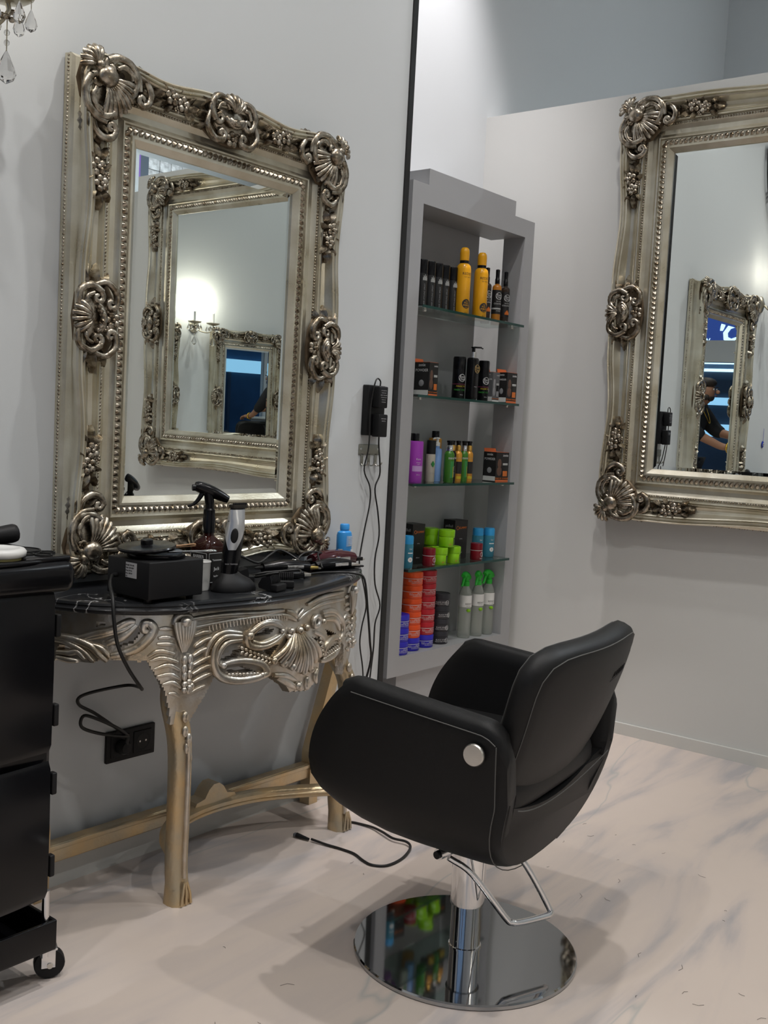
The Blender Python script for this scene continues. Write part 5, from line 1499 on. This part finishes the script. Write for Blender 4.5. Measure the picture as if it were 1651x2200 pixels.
mb.loft(rings, False); mb.build('silver_cover', mat('satin_silver', (.62, .63, .65), .28, .75), tb_, True, 60)
p = Vector((-.016, 0, .026)) + dirv * (.62 * .158)
mb = MB(); mb.at((p.x - .0135, p.y - .0165, p.z), (0, R(6), R(-128 + 90))).ball((0, 0, 0), (.0085, .003, .017), 14, 8); mb.build('switch', M_BMATTE, tb_)
p = pth[-1]
MB().box((p.x, p.y, p.z + .004), (.038, .018, .008), .001).build('blade', mat('dark_blade', (.05, .045, .04), .35, .6), tb_, False)
for k in range(12): MB().box((p.x - .0175 + k * .0032, p.y - .006, p.z + .0095), (.0016, .006, .004)).build('blade_tooth', M_BMATTE, tb_, False)
p = Vector((-.016, 0, .026)) + dirv * (.30 * .158)
text_flat('HAIR TRIMMER', .0042, M_GREYP, tb_, (p.x - .0145, p.y - .0185, p.z - .012), (PI / 2, 0, R(-38)))

def guard(label, x, y, rz, w=.040, d=.052, m=None):
    o = thing('clipper_guard', label, 'comb', (x, y, TZ), rz, 'clipper guards on the marble top')
    o.scale = (1.1, 1.1, 1.6)
    m = m or M_BMATTE
    MB().box((0, -d * .32, .006), (w, d * .34, .011), .002).build('guard_base', m, o)
    for k in range(8):
        xx = -w / 2 + w * (k + .5) / 8
        MB().prism([(-d * .18, .0), (d * .46, .004), (d * .50, .009), (d * .30, .020), (-d * .10, .024), (-d * .18, .016)], xx - .0011, xx + .0011, 'x').build('tooth', m, o, False)
    return o
guard('black clipper guard with wide teeth at the front edge of the marble top', 1.822, -.350, R(12))
guard('black clipper guard lying turned away, right of the front one', 1.895, -.325, R(-40), .034, .060)
guard('black clipper guard half hidden behind the trimmer base', 1.850, -.215, R(70), .036, .046)
def clipper(label, x, y, rz, m, m2, L_=.150, w=.024, h=.018, zz=0.0):
    o = thing('hair_clipper', label, 'hair clipper', (x, y, TZ + zz), rz, 'clippers lying on the marble top')
    mb = MB(); rings = []
    for i in range(13):
        t = i / 12
        a = w * (.62 + .45 * math.sin(PI * min(1, t * .85 + .1))); hh = h * (.70 + .35 * math.sin(PI * (t * .8 + .1)))
        rings.append([(-L_ / 2 + L_ * t, a * math.cos(2 * PI * k / 16), hh + hh * math.sin(2 * PI * k / 16)) for k in range(16)])
    mb.loft(rings, True, True, True); b_ = mb.build('clipper_body', m, o, True, 50)
    MB().box((L_ / 2 + .010, 0, h * .75), (.026, w * 1.5, h * .5), .002).build('blade', m2, o)
    for k in range(9): MB().box((L_ / 2 + .026, -w * .66 + w * 1.32 * k / 8, h * .66), (.010, .0022, .004)).build('blade_tooth', M_STEEL, o, False)
    MB().box((.02, -w * .98, h), (.050, .004, .010), .0015).build('taper_lever', M_CHROME, o)
    sw = MB().lathe([(.007, 0), (.008, .002), (.006, .004), (.001, .004)], 16, (L_ * .18, 0, h * 1.95)); sw.build('switch', M_CHROME, o)
    MB().tube([(-L_ / 2, 0, h * .9), (-L_ / 2 - .022, 0, h * .8)], lambda t: .006 - .003 * t, 8).build('strain_relief', M_CABLE, o)
    return o
clipper('dark red glossy hair clipper at the right end of the marble top', 2.300, -.122, R(-6), mat('maroon_gloss', (.045, .004, .008), .12, coat=.5), M_BPLASTIC, .165, .029, .0225)
clipper('black hair clipper with chrome lever in front of the dark red one', 2.235, -.178, R(-8), M_BPLASTIC, M_STEEL, .130, .021, .016)
clipper('black hair clipper with a gold blade in the cable tangle', 2.075, -.150, R(-22), M_BPLASTIC, mat('gold_blade', (.55, .42, .14), .25, .9), .140, .022, .017)
ct = thing('hair_trimmer', 'small silver-bladed trimmer lying behind the turned clipper guard', 'hair trimmer', (1.985, -.235, TZ), R(-12))
MB().box((0, 0, .011), (.110, .030, .020), .007).build('trimmer_body', M_BPLASTIC, ct)
MB().box((.062, 0, .010), (.022, .034, .008), .001).build('blade', M_STEEL, ct, False)
MB().box((-.01, -.008, .0215), (.03, .008, .002), .0008).build('switch', M_STEEL, ct)
tl = thing('thin_comb_handle', 'slim black comb lying at the right corner of the marble top', 'comb', (2.318, -.176, TZ + .001), R(-30))
MB().box((0, 0, .003), (.085, .010, .005), .002).build('comb_spine', M_BMATTE, tl)
for k in range(16): MB().box((-.034 + k * .0045, -.010, .003), (.0018, .012, .003)).build('tooth', M_BMATTE, tl, False)
tz = TZ + .004
cable('clipper_cable', 'black coiled cable looping up behind the trimmer', [(1.900, -.185, tz + .010), (1.885, -.150, tz + .030), (1.925, -.120, tz + .048), (1.985, -.130, tz + .026), (2.045, -.115, tz + .042), (2.095, -.105, tz + .052), (2.125, -.140, tz + .030), (2.115, -.180, tz + .012)], .0034)
cable('clipper_cable', 'black cable loop lying over the front guards', [(1.875, -.190, tz), (1.895, -.235, tz + .018), (1.945, -.255, tz + .022), (1.985, -.285, tz + .026), (1.955, -.310, tz + .022), (1.900, -.285, tz + .025), (1.870, -.245, tz + .012), (1.900, -.205, tz + .010)], .0032)
cable('clipper_cable', 'black cable arching over the gold-bladed clipper', [(2.150, -.118, tz + .002), (2.170, -.112, tz + .030), (2.215, -.108, tz + .040), (2.250, -.122, tz + .036), (2.215, -.140, tz + .036), (2.165, -.205, tz + .008)], .0030)
cable('clipper_cable', 'black cable running off the front edge of the table beside the right leg', [(2.060, -.235, tz), (2.120, -.225, tz), (2.180, -.245, tz), (2.218, -.282, tz - .001), (2.232, -.305, tz - .016), (2.238, -.318, ZT - .10), (2.262, -.312, ZT - .19), (2.285, -.300, ZT - .25), (2.270, -.290, ZT - .34), (2.262, -.285, ZT - .45)], .0032)
pb = thing('powder_bottle', 'bright blue talc bottle standing at the back right of the marble top', 'bottle', (2.418, -.062, TZ), 0)
M_TALC = mat('talc_blue', (.04, .30, .72), .3)
b = MB().lathe([(.026, 0), (.028, .004), (.028, .078), (.025, .088), (.016, .093), (.016, .096)], 26, sy=.72).build('bottle_body', M_TALC, pb, True, 40)
MB().lathe([(.0165, .096), (.0165, .110), (.014, .113), (.001, .113)], 22, sy=.8).build('cap', M_TALC, pb, True, 40)
mb = MB(); mb.loft([[(.0285 * math.cos(R(a_)), .0205 * math.sin(R(a_)) - .0002, z_) for a_ in range(-112, -40, 8)] for z_ in (.045, .078)], False); mb.build('label', mat('pale_blue_label', (.30, .50, .78), .5), b)
for k in range(6): text_flat('baby powder talc', .0042, M_PRINT, b, (.006, -.0216, .074 - k * .005), (PI / 2, 0, R(14)))
MB().box((.0155, -.0190, .022), (.010, .0012, .026)).build('barcode', M_WHITE, b, False)

# ------------------------------------------------------------------ wall fittings
so = thing('wall_socket', 'black double wall socket under the console table', 'socket', (1.6745, 0, .3135))
MB().box((0, -.005, 0), (.153, .010, .081), .002).build('socket_frame', M_BMATTE, so)
for sx in (-1, 1):
    q = MB().box((sx * .0355, -.0105, 0), (.058, .004, .058), .002).build('socket_insert', M_BMATTE, so)
    MB().at((sx * .0355, -.0128, 0), (PI / 2, 0, 0)).lathe([(.022, .0), (.0215, -.001), (.0195, -.0012), (.0195, .0)], 28, cap=False).build('socket_rim', M_BPLASTIC, q)
    MB().at((sx * .0355, -.0127, 0), (PI / 2, 0, 0)).lathe([(.0005, 0), (.0195, 0)], 28, cap=False).build('socket_well', mat('well_black', (.003, .003, .003), .6), q)
    for dx in (-.0095, .0095): MB().at((sx * .0355 + dx, -.0131, 0), (PI / 2, 0, 0)).lathe([(.0005, 0), (.0026, 0)], 10, cap=False).build('contact', M_STEEL, q)
pl = thing('mains_plug', 'black angled mains plug in the left socket', 'plug', (1.639, -.0135, .3135))
mb = MB(); mb.at((0, 0, 0), (PI / 2, 0, 0)).lathe([(.0185, 0), (.0185, .018), (.014, .026), (.001, .028)], 22); mb.build('plug_body', M_BMATTE, pl, True, 40)
MB().tube([(0, -.020, .004), (.002, -.024, .030)], lambda t: .0065 - .002 * t, 10).build('strain_relief', M_CABLE, pl)
cable('heater_cable', 'black cable from the wax heater drooping to the socket in a loop', [(1.440, -.222, ZT + .053), (1.418, -.245, ZT + .035), (1.396, -.285, ZT + .012), (1.388, -.302, ZT - .03), (1.402, -.300, ZT - .09), (1.440, -.290, ZT - .15), (1.500, -.262, ZT - .21), (1.575, -.160, ZT - .240), (1.585, -.090, ZT - .252), (1.500, -.045, ZT - .270), (1.492, -.036, ZT - .294), (1.545, -.030, ZT - .328), (1.610, -.034, ZT - .378), (1.640, -.040, ZT - .402),
      (1.600, -.052, ZT - .372), (1.535, -.058, ZT - .335), (1.492, -.058, ZT - .318), (1.488, -.056, ZT - .345), (1.540, -.052, ZT - .372), (1.610, -.048, ZT - .394), (1.640, -.042, ZT - .402)], .0042, 6)
st = thing('power_strip', 'black vertical socket strip on the white wall beside the trim', 'socket strip', (2.586, 0, 1.215))
MB().box((0, -.0125, 0), (.086, .025, .160), .003).build('strip_body', M_BMATTE, st)
for z_ in (.045, -.035): MB().at((.004, -.0255, z_), (PI / 2, 0, 0)).lathe([(.0215, 0), (.0215, .001), (.0195, .0012), (.0005, .0004)], 26).build('outlet', M_BPLASTIC, st)
def adapter(label, x, z, h, txt):
    o = thing('power_adapter', label, 'adapter', (x, -.0262, z))
    MB().box((0, -.016, 0), (.044, .030, h), .004).build('adapter_body', M_BMATTE, o)
    for k in range(6): text_flat(txt[k % len(txt)], .0045, M_GREYP, o, (.0, -.0314, h * .30 - k * .0072), (PI / 2, 0, 0))
    return o
adapter('black plug adapter with printed label, upper of the two on the strip', 2.581, 1.258, .068, ['AC ADAPTER', 'MODEL RE7', 'INPUT 100-240V', 'OUTPUT 5.4V', 'LISTED CE', 'CHARGER'])
adapter('black plug adapter, lower of the two on the strip', 2.586, 1.168, .072, ['SWITCHING', 'ADAPTER', '', '', '', ''])
cable('adapter_cable', 'black thin cable looping from the upper adapter down behind the table', [(2.581, -.040, 1.292), (2.581, -.040, 1.308), (2.566, -.040, 1.316), (2.552, -.042, 1.300), (2.548, -.036, 1.25), (2.545, -.034, 1.20), (2.548, -.034, 1.13), (2.549, -.030, 1.085), (2.547, -.020, 1.024), (2.579, -.020, .972), (2.584, -.020, .919), (2.563, -.020, .83), (2.549, -.018, .74), (2.554, -.020, .702), (2.581, -.020, .632), (2.592, -.020, .577), (2.576, -.020, .518), (2.570, -.020, .46), (2.590, -.020, .38), (2.600, -.020, .31)], .0024, 5)
cable('adapter_cable', 'black thin cable hanging from the lower adapter beside the trim', [(2.588, -.040, 1.132), (2.592, -.038, 1.105), (2.606, -.034, 1.055), (2.624, -.022, 1.009), (2.606, -.020, .964), (2.627, -.020, .888), (2.640, -.020, .811), (2.625, -.020, .735), (2.632, -.020, .65), (2.664, -.020, .577), (2.643, -.020, .518), (2.642, -.020, .44), (2.634, -.020, .363), (2.626, -.020, .29), (2.60, -.030, .15), (2.55, -.05, .03), (2.45, -.10, .004)], .0026, 5)
M_HOOK = mat('dull_zinc', (.30, .30, .27), .4, .8)
hk = thing('hook_rail', 'small steel wall hook rail with three bent hooks', 'hook rail', (2.588, 0, 1.075))
MB().box((0, -.0015, .014), (.104, .003, .034), .0012).build('rail_plate', M_HOOK, hk)
for dx in (-.034, 0, .034):
    mb = MB(); mb.box((dx, -.0015, -.016), (.013, .003, .034), .0008)
    h_ = mb.build('hook', M_HOOK, hk)
    MB().tube(spline([(dx, -.002, -.032), (dx + .001, -.010, -.037), (dx + .004, -.020, -.034), (dx + .005, -.026, -.026)], 4), .0042, 8, flat=.5).build('hook_tip', M_HOOK, h_)
for dx in (-.042, .042): MB().at((dx, -.0032, .016), (PI / 2, 0, 0)).lathe([(.004, 0), (.0035, .0015), (.001, .002)], 12).build('screw', M_CHROME, hk)
cable('charger_lead', 'black charger lead lying curled on the floor behind the chair', [(2.110, -.262, .008), (2.118, -.310, .005), (2.127, -.360, .004), (2.128, -.405, .004), (2.112, -.450, .004), (2.108, -.485, .004), (2.135, -.515, .004), (2.200, -.515, .004), (2.268, -.490, .006), (2.286, -.462, .010), (2.278, -.420, .010), (2.292, -.370, .010), (2.306, -.320, .006), (2.300, -.262, .004), (2.285, -.225, .006), (2.290, -.200, .04)], .0036, 6)
cl = thing('lead_connector', 'small grey and black plug tip of the charger lead on the floor', 'plug', (2.104, -.236, .0085), R(-82))
MB().tube([(-.022, 0, 0), (.020, 0, -.002)], lambda t: .0072 - .0035 * t, 10).build('plug_body', M_BMATTE, cl)
MB().box((-.026, 0, 0), (.010, .011, .008), .001).build('plug_tip', mat('grey_plug', (.12, .13, .14), .4), cl)
hr = MB()
for k in range(46):
    a = random.uniform(0, 2 * PI); L_ = random.uniform(.01, .03); x0 = 1.06 + random.gauss(0, .022); y0 = -.66 + random.gauss(0, .012)
    hr.tube([(x0, y0, .0012), (x0 + L_ * .5 * math.cos(a), y0 + L_ * .5 * math.sin(a), .0022), (x0 + L_ * math.cos(a + .5), y0 + L_ * math.sin(a + .5), .0012)], .0004, 4)
for k in range(70):
    a = random.uniform(0, 2 * PI); L_ = random.uniform(.006, .03); x0 = random.uniform(1.3, 2.9); y0 = random.uniform(-1.6, -.42)
    if math.hypot(x0 - 1.915, y0 + .915) < .32: continue
    hr.tube([(x0, y0, .0008), (x0 + L_ * .5 * math.cos(a), y0 + L_ * .5 * math.sin(a), .0012), (x0 + L_ * math.cos(a + .4), y0 + L_ * math.sin(a + .4), .0008)], .00035, 4)
o = hr.build('hair_clippings', mat('dark_hair', (.03, .02, .015), .6), None); tag(o, 'fine dark hair clippings scattered on the pale floor', 'hair', kind='stuff')

# ------------------------------------------------------------------ crystal sconces
M_BULB = mat('candle_bulb', (1, .95, .85), .3, emit=(1.0, .90, .76), estr=14)
def drop_mesh(L_, r):
    mb = MB(); mb.lathe([(.0006, 0), (r * .35, -L_ * .18), (r * .8, -L_ * .48), (r, -L_ * .68), (r * .72, -L_ * .88), (.0008, -L_)], 8)
    return mb.mesh('crystal_drop', M_CRYSTAL, False)
D1, D2 = drop_mesh(.046, .0130), drop_mesh(.068, .0205)
bead_me = MB().ball((0, 0, 0), .0062, 8, 6).mesh('crystal_bead', M_CRYSTAL, False)
M_SCN = mat('pale_brass', (.50, .46, .36), .28, .9)
def sconce(label, loc, rz, watts=5.0):
    s_ = thing('crystal_sconce', label, 'wall lamp', loc, rz, 'crystal candle sconces')
    MB().at((0, -.002, 0), (PI / 2, 0, 0)).lathe([(.045, 0), (.050, .004), (.046, .010), (.030, .016), (.012, .024), (.001, .026)], 28).build('wall_plate', M_SCN, s_, True, 50)
    for sx in (-1, 1):
        ax, ay = sx * .090, -.130
        MB().tube(spline([(0, -.020, .0), (sx * .02, -.06, -.035), (sx * .06, -.11, -.045), (ax, ay, -.010), (ax, ay, .012)], 5), .0052, 8).build('arm', M_SCN, s_, True, 80)
        bo = MB().lathe([(.006, .010), (.020, .012), (.040, .018), (.052, .026), (.053, .029), (.049, .027), (.020, .018), (.006, .016)], 26, (ax, ay, 0)).build('drip_pan', M_SCN, s_, True, 50)
        fl = MB()
        for k in range(6): fl.ball((ax + .012 * math.cos(k), ay + .012 * math.sin(k), -.004 - .004 * k), (.007, .007, .006), 8, 5)
        fl.build('collar_beads', M_PATINA, bo)
        MB().lathe([(.011, .018), (.012, .026), (.009, .030), (.009, .105)], 16, (ax, ay, 0)).build('candle_sleeve', M_WHITE, s_)
        MB().lathe([(.006, .105), (.012, .118), (.0155, .134), (.012, .150), (.004, .166), (.001, .168)], 14, (ax, ay, 0)).build('bulb', M_BULB, s_, True, 80)
        for k in range(6):
            a = 2 * PI * k / 6 + .5; x0, y0 = ax + .046 * math.cos(a), ay + .046 * math.sin(a)
            MB().tube([(x0, y0, .024), (x0, y0, .006)], .0009, 5).build('hanger', M_SCN, bo)
            link('crystal_drop', D1, s_, (x0, y0, .006), (0, 0, a))
        MB().tube([(ax, ay, .0), (ax, ay, -.085)], .0012, 5).build('hanger', M_SCN, s_)
        link('crystal_bead', bead_me, s_, (ax, ay, -.048)); link('crystal_bead', bead_me, s_, (ax, ay, -.068))
        link('crystal_drop', D2, s_, (ax, ay, -.082), (0, 0, .4))
        if watts:
            pd = bpy.data.lights.new('bulb_glow', 'POINT'); pd.energy = watts * LAMP; pd.color = (1.0, .90, .76); pd.shadow_soft_size = .02
            po = bpy.data.objects.new('bulb_glow', pd); col.objects.link(po); po.parent = s_; po.location = (ax, ay, .20)
    return s_
sconce('crystal candle sconce on the white wall at the top left corner', (1.115, 0, 1.975), 0, 0.6)
sconce('crystal candle sconce on the wall across the room, seen between reflected mirrors', (2.200, -4.4, 1.800), PI, 3.5)
# blue eye charm and iron clock further along the mirror wall, seen in the right hand mirror
ey = thing('eye_charm', 'small blue glass eye charm on a string, seen in the right mirror', 'charm', (.862, -.004, 1.135))
MB().at((0, 0, 0), (PI / 2, 0, 0)).lathe([(.0005, .004), (.018, .003), (.022, 0)], 20).build('disc', mat('cobalt_glass', (.01, .03, .38), .1), ey)
MB().at((0, -.004, 0), (PI / 2, 0, 0)).lathe([(.0005, .001), (.010, .0005)], 16).build('white_ring', M_WHITE, ey)
MB().at((0, -.0055, 0), (PI / 2, 0, 0)).lathe([(.0005, .001), (.005, .0005)], 12).build('pupil', M_PRINTB, ey)
MB().tube([(0, -.002, .02), (.002, -.002, .10)], .0012, 5).build('string', M_BLU, ey)
ck = thing('wall_clock', 'large black iron ring clock high on the white wall, seen in the right mirror', 'clock', (.73, -.01, 2.86))
MB().tube([(.50 * math.cos(2 * PI * k / 48), -.012, .50 * math.sin(2 * PI * k / 48)) for k in range(48)], .011, 8, closed=True).build('outer_ring', M_BLACKTRIM, ck, True, 80)
MB().tube([(.36 * math.cos(2 * PI * k / 40), -.012, .36 * math.sin(2 * PI * k / 40)) for k in range(40)], .008, 8, closed=True).build('inner_ring', M_BLACKTRIM, ck, True, 80)
for k in range(12):
    a = 2 * PI * k / 12
    for d_ in (-.05, 0, .05): MB().tube([(.37 * math.cos(a + d_), -.012, .37 * math.sin(a + d_)), (.49 * math.cos(a + d_), -.012, .49 * math.sin(a + d_))], .007, 6).build('numeral_bar', M_BLACKTRIM, ck)
for a, L_ in ((1.2, .2), (2.6, .3)): MB().tube([(0, -.014, 0), (L_ * math.cos(a), -.014, L_ * math.sin(a))], .008, 6).build('clock_hand', M_BLACKTRIM, ck)

# ------------------------------------------------------------------ the barber and his station, seen only in the reflections
M_SKIN = mat('warm_skin', (.36, .18, .11), .5)
M_SHIRT = mat('black_cotton', (.008, .008, .010), .8)
M_TROUS = mat('black_denim', (.012, .012, .015), .8)
M_HAIR = mat('dark_brown_hair', (.020, .012, .008), .55)
man = thing('person', 'person in a black shirt with a gold bracelet leaning over a chair, in the mirror', 'person', (-1.46, -1.45, 0), R(-4))
V = [(0, 0, .92), (0, .01, 1.05), (0, .05, 1.20), (0, .09, 1.33), (0, .12, 1.41), (0, .165, 1.47), (0, .185, 1.53), (0, .18, 1.59),
     (-.15, .09, 1.34), (-.20, .22, 1.18), (-.15, .42, 1.14), (-.14, .50, 1.13),
     (.15, .09, 1.34), (.20, .20, 1.16), (.12, .40, 1.06), (.10, .48, 1.05),
     (-.10, 0, .86), (-.11, .02, .48), (-.11, -.02, .08), (-.12, .10, .035), (.10, 0, .86), (.11, .02, .48), (.11, -.02, .08), (.12, .10, .035)]
Ed = [(0, 1), (1, 2), (2, 3), (3, 4), (4, 5), (5, 6), (6, 7), (3, 8), (8, 9), (9, 10), (10, 11), (3, 12), (12, 13), (13, 14), (14, 15), (0, 16), (16, 17), (17, 18), (18, 19), (0, 20), (20, 21), (21, 22), (22, 23)]
Rr = [(.14, .11), (.14, .11), (.15, .11), (.14, .10), .055, (.065, .075), (.075, .09), (.06, .07), .065, .045, .033, .026, .065, .045, .033, .026, .085, .06, .042, .035, .085, .06, .042, .035]
hand = []
for (w, s) in ((11, -1), (15, 1)):
    b0 = Vector(V[w])
    V.append(tuple(b0 + Vector((0, .05, -.004)))); Ed.append((w, len(V) - 1)); Rr.append((.034, .018)); pm = len(V) - 1
    for k, L_ in enumerate((.060, .072, .066, .052)):
        x0 = (-.027 + .018 * k) * 1.0
        V.append((b0.x + x0, b0.y + .085, b0.z - .010)); Rr.append(.0095); Ed.append((pm, len(V) - 1))
        V.append((b0.x + x0, b0.y + .085 + L_ * .45, b0.z - .028)); Rr.append(.0085); Ed.append((len(V) - 2, len(V) - 1))
        V.append((b0.x + x0 * .9, b0.y + .085 + L_ * .55, b0.z - .055)); Rr.append(.0075); Ed.append((len(V) - 2, len(V) - 1))
    V.append((b0.x - s * .040, b0.y + .045, b0.z - .020)); Rr.append(.011); Ed.append((pm, len(V) - 1))
    V.append((b0.x - s * .046, b0.y + .080, b0.z - .036)); Rr.append(.009); Ed.append((len(V) - 2, len(V) - 1))
def make_skin(name, V, Ed, Rr, m, parent):
    me = bpy.data.meshes.new(name); me.from_pydata(V, Ed, []); me.materials.append(m)
    o = bpy.data.objects.new(name, me); col.objects.link(o); o.parent = parent
    bpy.context.view_layer.objects.active = o
    sk = o.modifiers.new('skin', 'SKIN'); sk.use_smooth_shade = True
    if not me.skin_vertices:
        o.select_set(True); bpy.ops.mesh.customdata_skin_add()
    for i, r_ in enumerate(Rr):
        me.skin_vertices[0].data[i].radius = r_ if isinstance(r_, tuple) else (r_, r_)
        me.skin_vertices[0].data[i].use_root = (i == 0)
    sb_ = o.modifiers.new('sub', 'SUBSURF'); sb_.levels = 2; sb_.render_levels = 2
    return o
body = make_skin('body', V, Ed, Rr, M_SKIN, man)
sv = [V[i] for i in range(5)] + [V[8], V[9], (-.19, .30, 1.165), V[12], V[13], (.18, .28, 1.125)]
make_skin('shirt', [(0, 0, .84)] + sv, [(0, 1), (1, 2), (2, 3), (3, 4), (4, 5), (4, 6), (6, 7), (7, 8), (4, 9), (9, 10), (10, 11)], [(.155, .125), (.16, .13), (.158, .128), (.17, .13), (.165, .125), (.062, .062), .088, .066, .054, .088, .066, .054], M_SHIRT, man)
make_skin('trousers', [(0, 0, .94)] + [V[16], V[17], (-.11, -.01, .09), V[20], V[21], (.11, -.01, .09)], [(0, 1), (1, 2), (2, 3), (0, 4), (4, 5), (5, 6)], [(.150, .12), .100, .075, .062, .100, .075, .062], M_TROUS, man)
for s in (-1, 1):
    MB().box((s * .115, .055, .045), (.095, .27, .09), .035).build('shoe', M_BMATTE, man)
mb = MB(); mb.ball((0, .165, 1.600), (.080, .104, .050), 18, 10).ball((0, .115, 1.560), (.078, .052, .070), 14, 8)
mb.build('hair', M_HAIR, man, True, 80)
mb = MB(); mb.ball((0, .222, 1.468), (.046, .030, .028), 14, 8).ball((-.056, .205, 1.475), (.014, .032, .026), 10, 6).ball((.056, .205, 1.475), (.014, .032, .026), 10, 6)
mb.build('beard', M_HAIR, man, True, 80)
MB().ball((0, .285, 1.522), (.013, .020, .018), 10, 6).build('nose', M_SKIN, man, True, 80)
for s in (-1, 1):
    MB().ball((s * .080, .165, 1.525), (.010, .020, .030), 10, 6).build('ear', M_SKIN, man, True, 80)
    e_ = MB().ball((s * .030, .262, 1.545), (.012, .008, .008), 10, 6).build('eye', M_WHITE, man)
    MB().ball((s * .030, .269, 1.545), (.005, .003, .005), 8, 5).build('iris', M_PRINTB, e_)
    MB().box((s * .030, .268, 1.563), (.032, .010, .008), .003).build('eyebrow', M_HAIR, man)
MB().box((0, .272, 1.490), (.040, .008, .010), .003).build('mouth', mat('lip', (.24, .08, .07), .5), man)
mb = MB(); mb.tube([(.104 + .036 * math.cos(2 * PI * k / 20), .458, 1.052 + .036 * math.sin(2 * PI * k / 20)) for k in range(20)], .009, 8, closed=True)
mb.build('bracelet', mat('gold_bracelet', (.75, .48, .08), .25, 1.0), man, True, 80)
mb = MB(); mb.tube(spline([(-.05, .165, 1.40), (-.03, .215, 1.30), (0, .235, 1.25), (.03, .215, 1.30), (.05, .165, 1.40)], 5), .003, 6); mb.build('necklace', mat('gold_bracelet', (.75, .48, .08), .25, 1.0), man)
ch2 = copy_tree(ch)
ch2.location = (-1.62, -.72, 0); ch2.rotation_euler = (0, 0, R(20)); ch2.scale = (1.15, 1.15, 1.30)
ch2['label'] = 'second black salon chair beside the person, seen only as a dark shape in the mirror'
# reception desk near the side window
dk = thing('reception_desk', 'grey reception desk with red lettering, seen tiny in the deepest reflection', 'desk', (-2.55, -.42, 0))
MB().box((0, 0, .50), (1.0, .46, 1.0), .01).build('desk_body', M_GREY, dk)
MB().box((0, 0, 1.015), (1.06, .52, .03), .006).build('desk_top', mat('light_laminate', (.55, .56, .56), .4), dk)
text_flat('Label', .17, mat('red_letter', (.45, .01, .02), .4), dk, (.502, .05, .80), (PI / 2, R(-90), PI / 2))
rg = thing('cash_register', 'white cash register on the reception desk, seen tiny in the reflection', 'cash register', (-2.60, -.42, 1.0305), R(20))
MB().box((0, 0, .04), (.36, .34, .08), .01).build('drawer', M_WHITE, rg)
mb = MB(); mb.prism([(-.15, .08), (.15, .08), (.15, .12), (.06, .28), (.02, .28), (-.15, .13)], -.15, .15, 'x'); mb.build('register_body', M_WHITE, rg, True, 30)
dr = thing('hair_dryer', 'black hair dryer lying on the reception desk, in the deepest reflection', 'hair dryer', (-2.22, -.55, 1.0305), R(30))
mb = MB(); mb.tube(spline([(-.11, 0, .05), (-.04, 0, .05), (.06, 0, .05), (.11, 0, .05)], 4), lambda t: .048 - .014 * t, 16); mb.build('barrel', M_BPLASTIC, dr, True, 50)
MB().tube([(-.04, 0, .05), (-.02, -.14, .025)], .022, 12).build('handle', M_BPLASTIC, dr)
